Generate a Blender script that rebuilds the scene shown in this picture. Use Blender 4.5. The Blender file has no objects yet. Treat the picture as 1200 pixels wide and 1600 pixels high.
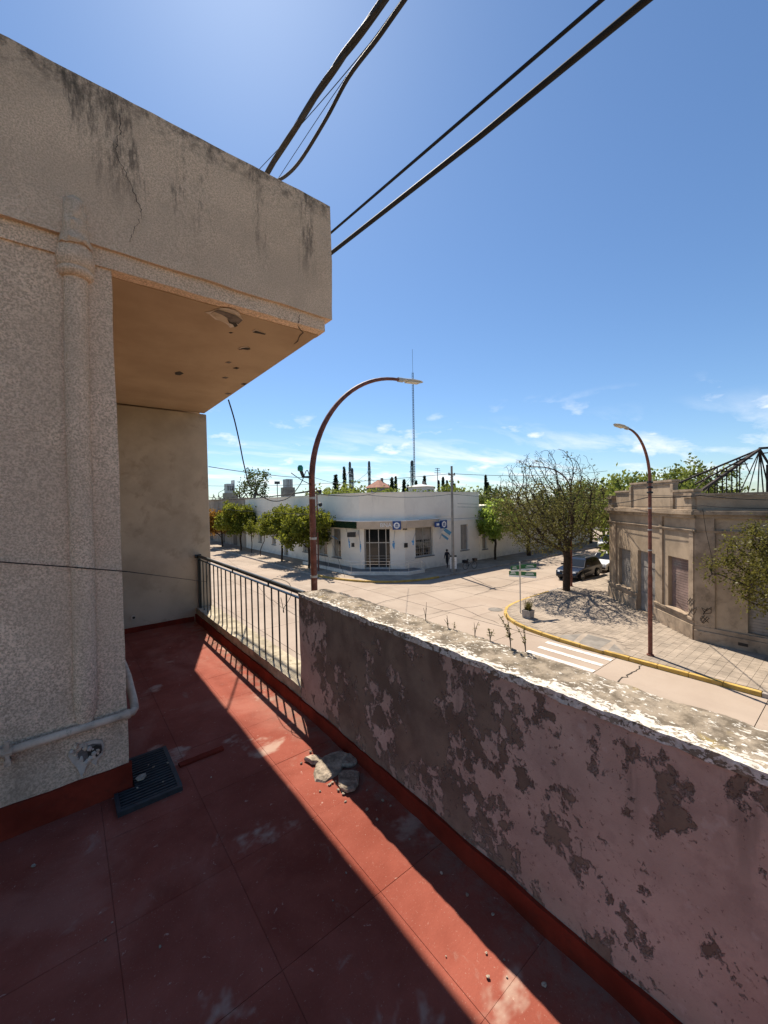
import bpy, bmesh, math, random
import numpy as np
from mathutils import Vector, Matrix, noise as mnoise

# ------------------------------------------------------------------ camera, sky, sun, exposure
SC = bpy.context.scene
COL = SC.collection
YAW, PITCH, ROLL = math.radians(38.8), math.radians(-1.4), math.radians(1.1)
FPX = 620.0                                   # focal length in pixels of the 1200 px wide photograph
CAM = np.array([0.0, 0.0, 6.4])
_f = np.array([math.sin(YAW)*math.cos(PITCH), math.cos(YAW)*math.cos(PITCH), math.sin(PITCH)])
_r = np.array([math.cos(YAW), -math.sin(YAW), 0.0]); _u = np.cross(_r, _f)
_c, _s = math.cos(ROLL), math.sin(ROLL)
R_, U_, F_ = _c*_r - _s*_u, _s*_r + _c*_u, _f
cam_d = bpy.data.cameras.new('camera'); cam = bpy.data.objects.new('camera', cam_d); COL.objects.link(cam)
cam_d.sensor_fit = 'HORIZONTAL'; cam_d.sensor_width = 36.0; cam_d.lens = 36.0*FPX/1200.0
cam_d.clip_start = 0.05; cam_d.clip_end = 6000
cam.matrix_world = Matrix(((R_[0], U_[0], -F_[0], CAM[0]), (R_[1], U_[1], -F_[1], CAM[1]), (R_[2], U_[2], -F_[2], CAM[2]), (0, 0, 0, 1)))
SC.camera = cam

SUN_AZ, SUN_EL = math.radians(20.0), math.radians(56.0)
sun_dir = Vector((math.sin(SUN_AZ)*math.cos(SUN_EL), math.cos(SUN_AZ)*math.cos(SUN_EL), math.sin(SUN_EL)))
sun_d = bpy.data.lights.new('sun', 'SUN'); sun_d.energy = 5.0; sun_d.angle = math.radians(0.53); sun_d.color = (1.0, 0.91, 0.79)
sun = bpy.data.objects.new('sun', sun_d); COL.objects.link(sun)
sun.rotation_euler = (-sun_dir).to_track_quat('-Z', 'Y').to_euler()

W = bpy.data.worlds.new('World'); SC.world = W; W.use_nodes = True
wn = W.node_tree; wn.nodes.clear()
def wnode(t, **kw):
    n = wn.nodes.new(t)
    for k, v in kw.items(): setattr(n, k, v)
    return n
def wl(a, b): wn.links.new(a, b)
sky = wnode('ShaderNodeTexSky', sky_type='NISHITA', sun_disc=False, sun_elevation=SUN_EL, sun_rotation=SUN_AZ,
            altitude=100, air_density=1.0, dust_density=0.30, ozone_density=2.5)
tc = wnode('ShaderNodeTexCoord')
sep = wnode('ShaderNodeSeparateXYZ'); wl(tc.outputs['Generated'], sep.inputs[0])
def wmath(op, a, b=None, clamp=False):
    n = wnode('ShaderNodeMath', operation=op, use_clamp=clamp)
    for i, v in enumerate((a, b)):
        if v is None: continue
        if isinstance(v, (int, float)): n.inputs[i].default_value = v
        else: wl(v, n.inputs[i])
    return n.outputs[0]
zc = wmath('MAXIMUM', sep.outputs[2], 0.0)
den = wmath('ADD', zc, 0.09)
cx_ = wmath('DIVIDE', sep.outputs[0], den); cy_ = wmath('DIVIDE', sep.outputs[1], den)
comb = wnode('ShaderNodeCombineXYZ'); wl(cx_, comb.inputs[0]); wl(cy_, comb.inputs[1])
mp = wnode('ShaderNodeMapping'); mp.inputs['Rotation'].default_value = (0, 0, math.radians(-32)); mp.inputs['Scale'].default_value = (0.55, 1.25, 1); mp.inputs['Location'].default_value = (0.9, 2.35, 0)
wl(comb.outputs[0], mp.inputs[0])
nz = wnode('ShaderNodeTexNoise'); nz.inputs['Scale'].default_value = 1.15; nz.inputs['Detail'].default_value = 9; nz.inputs['Roughness'].default_value = 0.6; nz.inputs['Distortion'].default_value = 0.35
wl(mp.outputs[0], nz.inputs['Vector'])
cl = wmath('MULTIPLY', wmath('SUBTRACT', nz.outputs['Fac'], 0.475), 4.0, True)
band = wmath('SUBTRACT', 1.0, wmath('DIVIDE', wmath('SUBTRACT', zc, 0.09), 0.11), True)
cl = wmath('MULTIPLY', wmath('MULTIPLY', cl, band), 0.95)
# small puffy clouds just above the horizon
mp2 = wnode('ShaderNodeMapping'); mp2.inputs['Scale'].default_value = (7.0, 7.0, 17.0); mp2.inputs['Location'].default_value = (3.1, 0.4, 1.7)
wl(tc.outputs['Generated'], mp2.inputs[0])
nz2 = wnode('ShaderNodeTexNoise'); nz2.inputs['Scale'].default_value = 1.0; nz2.inputs['Detail'].default_value = 7; nz2.inputs['Roughness'].default_value = 0.55
wl(mp2.outputs[0], nz2.inputs['Vector'])
pf = wmath('MULTIPLY', wmath('SUBTRACT', nz2.outputs['Fac'], 0.575), 9.0, True)
pb = wmath('SUBTRACT', 1.0, wmath('DIVIDE', wmath('SUBTRACT', zc, 0.14), 0.10), True)
pf = wmath('MULTIPLY', pf, pb)
cl = wmath('MAXIMUM', cl, pf)
tint = wnode('ShaderNodeMix', data_type='RGBA', blend_type='MULTIPLY'); tint.inputs[0].default_value = 1.0; wl(sky.outputs[0], tint.inputs[6]); tint.inputs[7].default_value = (.80, .96, 1.09, 1)   # the photograph's clean deep blue
mixc = wnode('ShaderNodeMix', data_type='RGBA'); wl(cl, mixc.inputs[0]); wl(tint.outputs[2], mixc.inputs[6]); mixc.inputs[7].default_value = (9.6, 9.7, 9.9, 1)
bg = wnode('ShaderNodeBackground'); bg.inputs['Strength'].default_value = 0.076; wl(mixc.outputs[2], bg.inputs['Color'])
wo = wnode('ShaderNodeOutputWorld'); wl(bg.outputs[0], wo.inputs['Surface'])

vs = SC.view_settings; vs.view_transform = 'Standard'; vs.look = 'None'; vs.gamma = 1.0; vs.use_curve_mapping = False
vs.exposure = 0.75

# ------------------------------------------------------------------ helpers
RND = random.Random(7)
def ray(px, py): return F_ + R_*(px-600)/FPX - U_*(py-800)/FPX
def at(px, py, X=None, Y=None, Z=None, D=None):
    """a measured point of the photograph, at a known wall, floor height or distance -> metres"""
    d = ray(px, py)
    if X is not None: t = X/d[0]
    elif Y is not None: t = Y/d[1]
    elif Z is not None: t = (Z-CAM[2])/d[2]
    else: t = D/np.linalg.norm(d[:2])
    return Vector(CAM + t*d)

class MB:
    def __init__(s): s.v = []; s.f = []; s.m = []
    def add(s, vs, fs, mi=0):
        o = len(s.v); s.v.extend([tuple(p) for p in vs]); s.f.extend([tuple(i+o for i in f) for f in fs]); s.m.extend([mi]*len(fs)); return s
    def box(s, x0, x1, y0, y1, z0, z1, mi=0):
        if x0 > x1: x0, x1 = x1, x0
        if y0 > y1: y0, y1 = y1, y0
        return s.add([(x0,y0,z0),(x1,y0,z0),(x1,y1,z0),(x0,y1,z0),(x0,y0,z1),(x1,y0,z1),(x1,y1,z1),(x0,y1,z1)],
              [(0,3,2,1),(4,5,6,7),(0,1,5,4),(1,2,6,5),(2,3,7,6),(3,0,4,7)], mi)
    def obox(s, o, u, v, w, mi=0):
        """box from a corner and three edge vectors"""
        o, u, v, w = Vector(o), Vector(u), Vector(v), Vector(w)
        if u.cross(v).dot(w) < 0: u, v = v, u
        P = [o, o+u, o+u+v, o+v]; P += [p+w for p in P]
        return s.add(P, [(0,3,2,1),(4,5,6,7),(0,1,5,4),(1,2,6,5),(2,3,7,6),(3,0,4,7)], mi)
    def quad(s, a, b, c, d, mi=0): return s.add([a,b,c,d], [(0,1,2,3)], mi)
    def tube(s, pts, r, n=8, caps=True, mi=0):
        pts = [Vector(p) for p in pts]; N = len(pts)
        rs = r if isinstance(r, (list, tuple)) else [r]*N
        V = []; ref = None
        for i, p in enumerate(pts):
            t = (pts[min(i+1, N-1)] - pts[max(i-1, 0)]).normalized()
            if ref is None:
                ref = Vector((0,0,1)) if abs(t.z) < .9 else Vector((1,0,0))
            a = (ref - t*ref.dot(t)).normalized(); b = t.cross(a); ref = a
            for k in range(n):
                th = 2*math.pi*k/n; V.append(p + (a*math.cos(th)+b*math.sin(th))*rs[i])
        Fc = []
        for i in range(N-1):
            for k in range(n):
                Fc.append((i*n+k, i*n+(k+1) % n, (i+1)*n+(k+1) % n, (i+1)*n+k))
        if caps: Fc.append(tuple(range(n-1, -1, -1))); Fc.append(tuple((N-1)*n+k for k in range(n)))
        return s.add(V, Fc, mi)
    def bar(s, a, b, w, h, up=(0,0,1), mi=0):
        a, b = Vector(a), Vector(b); t = (b-a).normalized(); upv = Vector(up)
        if abs(t.dot(upv)) > .98: upv = Vector((1,0,0))
        x = t.cross(upv).normalized(); y = x.cross(t).normalized()
        return s.obox(a - x*w/2 - y*h/2, x*w, y*h, b-a, mi)
    def lathe(s, prof, c=(0,0,0), n=16, mi=0):
        """profile of (radius, z) turned about the vertical"""
        V = []; Fc = []
        for r, z in prof:
            for k in range(n):
                th = 2*math.pi*k/n; V.append((c[0]+r*math.cos(th), c[1]+r*math.sin(th), c[2]+z))
        for i in range(len(prof)-1):
            for k in range(n): Fc.append((i*n+k, i*n+(k+1) % n, (i+1)*n+(k+1) % n, (i+1)*n+k))
        Fc.append(tuple(range(n-1,-1,-1))); Fc.append(tuple((len(prof)-1)*n+k for k in range(n)))
        return s.add(V, Fc, mi)
    def prism(s, poly, z0, z1, mi=0):
        n = len(poly); area = sum(poly[i][0]*poly[(i+1)%n][1]-poly[(i+1)%n][0]*poly[i][1] for i in range(n))
        if area < 0: poly = poly[::-1]
        V = [(p[0],p[1],z0) for p in poly]+[(p[0],p[1],z1) for p in poly]
        Fc = [tuple(range(n-1,-1,-1)), tuple(range(n,2*n))]+[(i,(i+1)%n,n+(i+1)%n,n+i) for i in range(n)]
        return s.add(V, Fc, mi)
    def rough_box(s, x0, x1, y0, y1, z0, z1, step, amp, fr, seed=0.0, keep=None, mi=0):
        """subdivided box whose surface wanders by amp"""
        lo = (x0,y0,z0); hi = (x1,y1,z1); idx = {}; V = []; Fc = []
        cnt = [max(1, int(round((hi[a]-lo[a])/step))) for a in range(3)]
        def vid(ijk):
            if ijk not in idx:
                p = Vector([lo[a]+(hi[a]-lo[a])*ijk[a]/cnt[a] for a in range(3)])
                q = p*fr + Vector((seed, seed*1.7, -seed))
                d = mnoise.noise_vector(q)*amp + mnoise.noise_vector(q*3.1)*amp*.5
                if keep: d = Vector([d[a]*keep[a] for a in range(3)])
                idx[ijk] = len(V); V.append(p+d)
            return idx[ijk]
        for a in range(3):
            b, c = (a+1) % 3, (a+2) % 3
            for side in (0, cnt[a]):
                for i in range(cnt[b]):
                    for j in range(cnt[c]):
                        def P(ii, jj):
                            t = [0,0,0]; t[a] = side; t[b] = ii; t[c] = jj; return vid(tuple(t))
                        q = (P(i,j), P(i+1,j), P(i+1,j+1), P(i,j+1))
                        Fc.append(q if side else q[::-1])
        return s.add(V, Fc, mi)
    def mesh(s, name, off=None):
        me = bpy.data.meshes.new(name)
        vv = s.v if off is None else [(p[0]-off[0], p[1]-off[1], p[2]-off[2]) for p in s.v]
        me.from_pydata(vv, [], s.f); me.validate(); me.update(); return me
    def build(s, name, mat, parent=None, smooth=False, local=False, bevel=0):
        off = None
        if parent is not None and not local:
            off = Vector((0,0,0)); p = parent
            while p is not None: off = off + p.location; p = p.parent
        me = s.mesh(name, off)
        mats = mat if isinstance(mat, (list, tuple)) else [mat]
        for m in mats: me.materials.append(m)
        if len(mats) > 1 and len(me.polygons) == len(s.m): me.polygons.foreach_set('material_index', s.m)
        if smooth:
            me.polygons.foreach_set('use_smooth', [True]*len(me.polygons)); me.set_sharp_from_angle(angle=math.radians(48))
        o = bpy.data.objects.new(name, me); COL.objects.link(o)
        if parent is not None: o.parent = parent
        if bevel:
            b = o.modifiers.new('bevel', 'BEVEL'); b.width = bevel; b.segments = 2; b.limit_method = 'ANGLE'
        return o

def tag(o, label=None, cat=None, group=None, kind=None):
    if label: o['label'] = label
    if cat: o['category'] = cat
    if group: o['group'] = group
    if kind: o['kind'] = kind
    return o
def thing(name, label, cat, loc=(0,0,0), rz=0.0, group=None):
    o = bpy.data.objects.new(name, None); COL.objects.link(o); o.empty_display_size = .2
    o.location = loc; o.rotation_euler = (0,0,rz); return tag(o, label, cat, group)
def copy_tree(o, parent=None):
    c = o.copy(); COL.objects.link(c); c.parent = parent
    for ch in list(o.children): copy_tree(ch, c)
    return c
def link_copy(src, parent, loc, rz=None):
    c = src.copy(); COL.objects.link(c); c.parent = parent; c.location = loc
    if rz is not None: c.rotation_euler = (0,0,rz)
    return c
def text_mb(txt, size, depth=.01):
    cu = bpy.data.curves.new('txt', 'FONT'); cu.body = txt; cu.size = size; cu.extrude = depth; cu.align_x = 'CENTER'; cu.resolution_u = 3
    ob = bpy.data.objects.new('txt', cu); COL.objects.link(ob)
    dg = bpy.context.evaluated_depsgraph_get(); me = bpy.data.meshes.new_from_object(ob.evaluated_get(dg))
    vs_ = [v.co.copy() for v in me.vertices]; fs_ = [tuple(p.vertices) for p in me.polygons]
    bpy.data.objects.remove(ob); bpy.data.curves.remove(cu); bpy.data.meshes.remove(me)
    return vs_, fs_

# ------------------------------------------------------------------ materials
class NT:
    def __init__(s, name):
        s.mat = bpy.data.materials.new(name); s.mat.use_nodes = True; s.t = s.mat.node_tree
        s.b = s.t.nodes['Principled BSDF']; s.out = s.t.nodes['Material Output']
        s.geo = s.n('ShaderNodeNewGeometry'); s.pos = s.geo.outputs['Position']
    def n(s, t, **kw):
        x = s.t.nodes.new(t)
        for k, v in kw.items(): setattr(x, k, v)
        return x
    def put(s, sock, v):
        if isinstance(v, bpy.types.NodeSocket): s.t.links.new(v, sock)
        else: sock.default_value = v
    def math(s, op, a, b=None, clamp=False):
        x = s.n('ShaderNodeMath', operation=op, use_clamp=clamp); s.put(x.inputs[0], a)
        if b is not None: s.put(x.inputs[1], b)
        return x.outputs[0]
    def noise(s, scale, detail=4, rough=.55, dist=0, vec=None, out='Fac'):
        x = s.n('ShaderNodeTexNoise'); s.put(x.inputs['Vector'], vec if vec is not None else s.pos)
        x.inputs['Scale'].default_value = scale; x.inputs['Detail'].default_value = detail; x.inputs['Roughness'].default_value = rough; x.inputs['Distortion'].default_value = dist
        return x.outputs[out]
    def voro(s, scale, vec=None, feature='F1', out='Distance'):
        x = s.n('ShaderNodeTexVoronoi', feature=feature); s.put(x.inputs['Vector'], vec if vec is not None else s.pos); x.inputs['Scale'].default_value = scale
        return x.outputs[out]
    def stretch(s, sc, loc=(0,0,0)):
        x = s.n('ShaderNodeMapping'); s.put(x.inputs[0], s.pos); x.inputs['Scale'].default_value = sc; x.inputs['Location'].default_value = loc; return x.outputs[0]
    def step(s, v, a, b): # smooth 0..1 between a and b
        x = s.n('ShaderNodeMapRange', interpolation_type='SMOOTHSTEP'); s.put(x.inputs['Value'], v)
        x.inputs['From Min'].default_value = a; x.inputs['From Max'].default_value = b; return x.outputs['Result']
    def mix(s, f, a, b, mode='MIX'):
        x = s.n('ShaderNodeMix', data_type='RGBA', blend_type=mode); s.put(x.inputs[0], f)
        for i, v in ((6, a), (7, b)):
            if isinstance(v, bpy.types.NodeSocket): s.t.links.new(v, x.inputs[i])
            else: x.inputs[i].default_value = (v[0], v[1], v[2], 1)
        return x.outputs[2]
    def xyz(s):
        x = s.n('ShaderNodeSeparateXYZ'); s.put(x.inputs[0], s.pos); return x.outputs
    def bump(s, h, strength=.5, dist=.01, prev=None):
        x = s.n('ShaderNodeBump'); s.put(x.inputs['Height'], h); x.inputs['Strength'].default_value = strength; x.inputs['Distance'].default_value = dist
        if prev is not None: s.t.links.new(prev, x.inputs['Normal'])
        return x.outputs[0]
    def done(s, col, rough=.85, nrm=None, spec=.3, metal=0.0):
        s.put(s.b.inputs['Base Color'], col if isinstance(col, bpy.types.NodeSocket) else (col[0], col[1], col[2], 1))
        s.put(s.b.inputs['Roughness'], rough); s.b.inputs['Specular IOR Level'].default_value = spec; s.put(s.b.inputs['Metallic'], metal)
        if nrm is not None: s.t.links.new(nrm, s.b.inputs['Normal'])
        return s.mat

def simple(name, col, rough=.7, var=.25, scale=3.0, bump=.15, bscale=40.0, spec=.3, metal=0.0, dirt=None, island=0.0):
    """plain painted / rendered surface with uneven tone and fine relief"""
    k = NT(name)
    n1 = k.noise(scale, 6, .6)
    c = k.mix(k.step(n1, .3, .7), [x*(1-var) for x in col], [min(1, x*(1+var*.6)) for x in col])
    if dirt:
        n2 = k.noise(scale*2.3, 8, .7, .4); c = k.mix(k.math('MULTIPLY', k.step(n2, .52, .68), .7), c, dirt)
    if island:
        ob = k.n('ShaderNodeObjectInfo'); f = k.math('MULTIPLY', ob.outputs['Random'], island)
        c = k.mix(f, c, [x*.45 for x in col])
    nr = k.bump(k.noise(bscale, 4, .6), bump, .01) if bump else None
    return k.done(c, rough, nr, spec, metal)

def m_render(name, base, light, dark, sc, stain=False, amount=1.0):
    """coarse cement render: grains, pits, weather"""
    k = NT(name)
    g = k.noise(sc, 4, .7); g2 = k.noise(sc*.4, 4, .6); big = k.noise(1.6, 6, .65); mid = k.noise(6, 6, .65)
    c = k.mix(k.step(g, .36, .62), dark, base)
    c = k.mix(k.math('MULTIPLY', k.step(g, .58, .72), .7*amount), c, light)
    c = k.mix(k.math('MULTIPLY', k.step(g2, .54, .68), .35*amount), c, dark)
    c = k.mix(k.math('MULTIPLY', k.step(big, .60, .38), .42), c, [x*.55 for x in base])
    c = k.mix(k.math('MULTIPLY', k.step(mid, .54, .70), .30), c, [x*.60 for x in base])
    x0, y0, zz_ = k.xyz()
    low = k.math('MULTIPLY', k.step(zz_, 5.75, 4.95), k.step(k.noise(4, 6, .7), .38, .62))
    c = k.mix(k.math('MULTIPLY', low, .42), c, (.20,.155,.11))
    if stain:
        x, y, z = k.xyz()
        st = k.noise(1.0, 6, .7, .3, k.stretch((4.5, 4.5, .9), (1.3, 0, .4)))
        fine = k.noise(1.0, 4, .8, 0, k.stretch((40, 40, 9)))
        grad = k.step(z, 7.95, 8.35)
        msk = k.math('MULTIPLY', k.step(st, .515, .60), k.math('MULTIPLY', grad, k.step(fine, .36, .60)))
        c = k.mix(k.math('MULTIPLY', msk, .68), c, (.045, .04, .035))
        top = k.math('MULTIPLY', k.step(z, 8.45, 8.66), k.step(k.noise(14, 6, .75), .40, .66))
        c = k.mix(k.math('MULTIPLY', top, .85), c, (.06, .053, .043))
    nr = k.bump(g, .8*amount, .008); nr = k.bump(big, .25, .02, nr)
    return k.done(c, .95, nr, .15)

MAT = {}
MAT['wall'] = m_render('coarse_render', (.94,.69,.485), (.97,.79,.60), (.47,.33,.225), 110, False, 1.0)
MAT['fascia'] = m_render('fine_weathered_render', (.82,.61,.435), (.90,.70,.515), (.52,.375,.26), 130, True, .8)
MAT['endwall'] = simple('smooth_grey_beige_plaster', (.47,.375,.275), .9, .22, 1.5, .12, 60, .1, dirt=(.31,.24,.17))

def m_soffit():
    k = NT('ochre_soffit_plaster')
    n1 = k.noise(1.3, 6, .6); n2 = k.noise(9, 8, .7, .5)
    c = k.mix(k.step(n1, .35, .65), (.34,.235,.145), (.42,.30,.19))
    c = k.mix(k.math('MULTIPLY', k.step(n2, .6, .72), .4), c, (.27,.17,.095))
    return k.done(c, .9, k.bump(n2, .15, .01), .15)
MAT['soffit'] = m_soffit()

def m_parapet():
    k = NT('peeling_mauve_paint')
    x, y, z = k.xyz()
    big = k.noise(1.5, 4, .5, 0, k.stretch((1,1,1), (3.3,.55,.8)))
    n = k.noise(7.6, 11, .68, .15, k.stretch((1,1,.85),(0,.2,0)))
    n3 = k.noise(30, 6, .65, .1)
    # paint survives longest towards the near end; falls off in the middle
    bias = k.math('MULTIPLY', k.step(y, 0.35, 1.5), .195)
    far = k.math('MULTIPLY', k.step(y, 2.1, 2.65), -.12)
    top = k.math('MULTIPLY', k.step(z, 5.35, 5.66), .055)
    v = k.math('ADD', k.math('ADD', n, k.math('ADD', bias, top)), k.math('ADD', far, k.math('MULTIPLY', k.math('SUBTRACT', big, .5), .40)))
    n5 = k.noise(15, 8, .7, .2, k.stretch((1,1,.7),(2,5,1)))
    v = k.math('ADD', v, k.math('ADD', k.math('MULTIPLY', k.math('SUBTRACT', n3, .5), .20), k.math('MULTIPLY', k.math('SUBTRACT', n5, .5), .28)))
    mask = k.step(v, .636, .648); under = k.step(v, .616, .626)
    tone = k.noise(3, 5, .6); gr = k.noise(140, 3, .6)
    paint = k.mix(k.step(tone, .3, .7), (.41,.285,.225), (.53,.38,.30))
    paint = k.mix(k.math('MULTIPLY', k.step(k.noise(11, 7, .7), .48, .64), .42), paint, (.33,.22,.18))
    paint = k.mix(k.math('MULTIPLY', k.step(k.noise(55, 5, .7), .60, .66), .75), paint, (.17,.10,.08))
    paint = k.mix(k.math('MULTIPLY', k.step(k.noise(17, 5, .6), .60, .7), .30), paint, (.58,.47,.40))
    bare = k.mix(k.step(k.noise(5, 6, .6), .35, .65), (.16,.112,.082), (.245,.178,.128))
    bare = k.mix(k.math('MULTIPLY', k.step(gr, .5, .75), .4), bare, (.25,.19,.14))
    bare = k.mix(k.math('MULTIPLY', k.step(k.noise(9, 7, .7), .56, .7), .35), bare, (.27,.22,.18))
    c = k.mix(under, paint, (.43,.335,.275)); c = k.mix(mask, c, bare)
    drip = k.math('MULTIPLY', k.step(k.noise(1, 5, .65, .2, k.stretch((1,9,1.2))), .56, .70), k.step(z, 5.25, 5.68))
    c = k.mix(k.math('MULTIPLY', drip, .5), c, (.10,.075,.058))
    damp = k.math('MULTIPLY', k.step(z, 5.06, 4.92), k.step(k.noise(6, 6, .7), .35, .6)); c = k.mix(k.math('MULTIPLY', damp, .5), c, (.36,.28,.21))
    nr = k.bump(k.math('SUBTRACT', 1.0, k.math('MULTIPLY', k.math('ADD', k.step(v, .614, .628), k.step(v, .634, .650)), .5)), 1.0, .010); nr = k.bump(gr, .35, .004, nr); nr = k.bump(tone, .3, .02, nr)
    return k.done(c, .95, nr, .08)
MAT['parapet'] = m_parapet()

def m_coping():
    k = NT('flaking_white_limewash')
    x, y, z = k.xyz()
    n = k.noise(62, 8, .66, .3, k.stretch((1,.6,1))); big = k.noise(4.0, 4, .5)
    edge = k.math('MULTIPLY', k.step(x, 1.425, 1.355), k.math('MULTIPLY', k.noise(9, 5, .7), .26))
    v = k.math('ADD', k.math('ADD', n, edge), k.math('MULTIPLY', k.math('SUBTRACT', big, .5), .25))
    mask = k.step(v, .575, .61)
    cem = k.mix(k.step(k.noise(12, 6, .7), .4, .62), (.13,.105,.075), (.30,.245,.18))
    cem = k.mix(k.math('MULTIPLY', k.step(k.noise(5, 5, .6), .62, .7), .55), cem, (.33,.24,.07))
    wh = k.mix(k.step(k.noise(60, 4, .6), .4, .7), (.52,.475,.40), (.74,.70,.62))
    c = k.mix(mask, cem, wh)
    nr = k.bump(v, .5, .006); nr = k.bump(k.noise(120, 3, .6), .4, .004, nr)
    return k.done(c, .95, nr, .1)
MAT['coping'] = m_coping()

def m_floor():
    k = NT('red_painted_terrace_floor')
    n = k.noise(3.0, 8, .62, .3); d = k.noise(6.5, 9, .72, .8); fl = k.noise(30, 6, .7, .5)
    ob = k.n('ShaderNodeObjectInfo').outputs['Random']
    c = k.mix(k.step(n, .3, .7), (.180,.041,.025), (.275,.076,.050))
    c = k.mix(k.math('MULTIPLY', ob, .25), c, (.30,.095,.066))
    c = k.mix(k.math('MULTIPLY', k.step(d, .58, .74), .42), c, (.33,.25,.20))
    c = k.mix(k.math('MULTIPLY', k.step(fl, .64, .69), .6), c, (.48,.34,.27))
    c = k.mix(k.math('MULTIPLY', k.step(k.noise(2.1, 5, .6, .2, k.stretch((1,1,1),(4,7,0))), .60, .68), .62), c, (.46,.36,.28))
    x, y, z = k.xyz()
    wear = k.step(k.noise(1.4, 7, .65, .4, k.stretch((1,.7,1),(2,1,0))), .50, .66); c = k.mix(k.math('MULTIPLY', wear, .30), c, (.40,.19,.14))
    near = k.math('MULTIPLY', k.step(x, 1.10, 1.33), k.step(k.noise(8, 8, .75, .4), .40, .60)); c = k.mix(k.math('MULTIPLY', near, .55), c, (.22,.17,.13))
    c = k.mix(k.math('MULTIPLY', k.step(k.noise(120, 3, .7), .62, .70), .35), c, (.45,.30,.23))
    nr = k.bump(k.noise(90, 4, .6), .35, .004); nr = k.bump(n, .35, .015, nr)
    return k.done(c, k.math('ADD', .75, k.math('MULTIPLY', d, .25)), nr, .12)
MAT['floor'] = m_floor()
MAT['joint'] = simple('dirty_floor_joint', (.16,.042,.028), .95, .4, 20, .2)
MAT['redband'] = simple('red_skirting_paint', (.20,.030,.016), .85, .3, 5, .35, 30, .08, dirt=(.12,.028,.018))

def m_road():
    k = NT('worn_concrete_paving')
    ob = k.n('ShaderNodeObjectInfo').outputs['Random']
    n = k.noise(.35, 7, .6); f = k.noise(3.5, 8, .7); g = k.noise(40, 3, .6)
    c = k.mix(k.step(n, .3, .7), (.29,.225,.17), (.36,.29,.225))
    c = k.mix(k.math('MULTIPLY', ob, .30), c, (.45,.35,.275))
    c = k.mix(k.math('MULTIPLY', k.step(f, .55, .72), .30), c, (.31,.245,.195))
    c = k.mix(k.math('MULTIPLY', k.step(k.noise(1.1, 8, .72, .6, k.stretch((1,.25,1))), .58, .72), .28), c, (.27,.215,.17))
    c = k.mix(k.math('MULTIPLY', k.step(g, .6, .75), .25), c, (.48,.40,.32))
    c = k.mix(k.math('MULTIPLY', k.step(k.noise(.9, 6, .6, .3, k.stretch((1,.07,1))), .50, .68), .30), c, (.23,.185,.145))
    c = k.mix(k.math('MULTIPLY', k.step(k.noise(1.8, 6, .6, .2), .64, .72), .40), c, (.18,.145,.115))
    return k.done(c, .9, k.bump(g, .25, .01), .2)
MAT['road'] = m_road()
MAT['tar'] = simple('dark_tar_joint', (.11,.095,.08), .9, .3, 3, .2)
MAT['pave'] = simple('worn_cement_pavement', (.34,.275,.21), .9, .28, 1.0, .25, 30, .2, dirt=(.27,.225,.18))
MAT['tile'] = simple('pavement_tile_cement', (.35,.285,.22), .9, .25, 1.7, .25, 50, .2, dirt=(.30,.25,.20), island=.30)
MAT['paver_gap'] = simple('dirty_tile_gap', (.27,.22,.17), .95, .3, 5, .2)
MAT['yellow'] = simple('worn_yellow_kerb_paint', (.50,.32,.075), .75, .3, 2.5, .2, 40, .3, dirt=(.40,.30,.17))
MAT['kerbgrey'] = simple('grey_kerb_concrete', (.36,.31,.26), .9, .3, 2, .25)
MAT['whiteline'] = simple('worn_white_road_paint', (.66,.61,.54), .8, .25, 4, .15, dirt=(.45,.37,.30))
MAT['ramp_grey'] = simple('grey_ramp_concrete', (.22,.195,.165), .9, .25, 2, .25)
MAT['ground'] = simple('dry_grass_and_earth', (.13,.14,.06), .95, .4, .05, .2)
def m_bank():
    k = NT('white_bank_paint'); x, y, z = k.xyz()
    c = k.mix(k.step(k.noise(.5, 6, .6), .3, .7), (.83,.75,.635), (.90,.82,.70))
    st = k.noise(1, 6, .65, .2, k.stretch((1.6,1.6,.22))); c = k.mix(k.math('MULTIPLY', k.step(st, .54, .72), k.math('ADD', .12, k.math('MULTIPLY', k.step(z, 5.2, 7.2), .28))), c, (.52,.47,.40))
    c = k.mix(k.math('MULTIPLY', k.step(z, 1.1, .3), k.math('MULTIPLY', k.step(k.noise(2.5, 6, .7), .35, .6), .45)), c, (.50,.44,.37))
    c = k.mix(k.math('MULTIPLY', k.step(k.noise(.8, 3, .5, 0, k.stretch((1,1,1.4),(3,1,2))), .60, .62), .22), c, (.70,.63,.54))
    return k.done(c, .8, k.bump(k.noise(20, 5, .6), .12, .01), .15)
MAT['bank_wall'] = m_bank()
MAT['bank_band'] = simple('beige_sign_band', (.56,.44,.32), .7, .15, 1, .05)
MAT['bank_trim'] = simple('off_white_trim', (.82,.78,.71), .7, .08, 1, .05)
def m_glass(name, col, rough=.08):
    k = NT(name); return k.done(col, rough, None, .6)
MAT['glass'] = m_glass('dark_window_glass', (.012,.014,.016))
MAT['greenglass'] = m_glass('dark_green_fascia_panel', (.012,.028,.016), .12)
MAT['frame_metal'] = simple('grey_aluminium', (.45,.44,.42), .4, .1, 4, 0, spec=.5, metal=.5)
MAT['steel'] = simple('stainless_handrail', (.6,.6,.6), .3, .05, 4, 0, spec=.5, metal=.8)
MAT['shutter'] = simple('dusty_grey_shutter', (.30,.27,.235), .7, .2, 1.2, .1, dirt=(.20,.17,.14))
MAT['darkwood'] = simple('dark_brown_paint', (.06,.045,.035), .6, .3, 4, .15)
MAT['granite'] = simple('dark_granite_ramp', (.16,.155,.15), .6, .15, 3, .1)
MAT['blue'] = simple('blue_sign_enamel', (.010,.055,.22), .35, .05, 2, 0, spec=.5)
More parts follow.
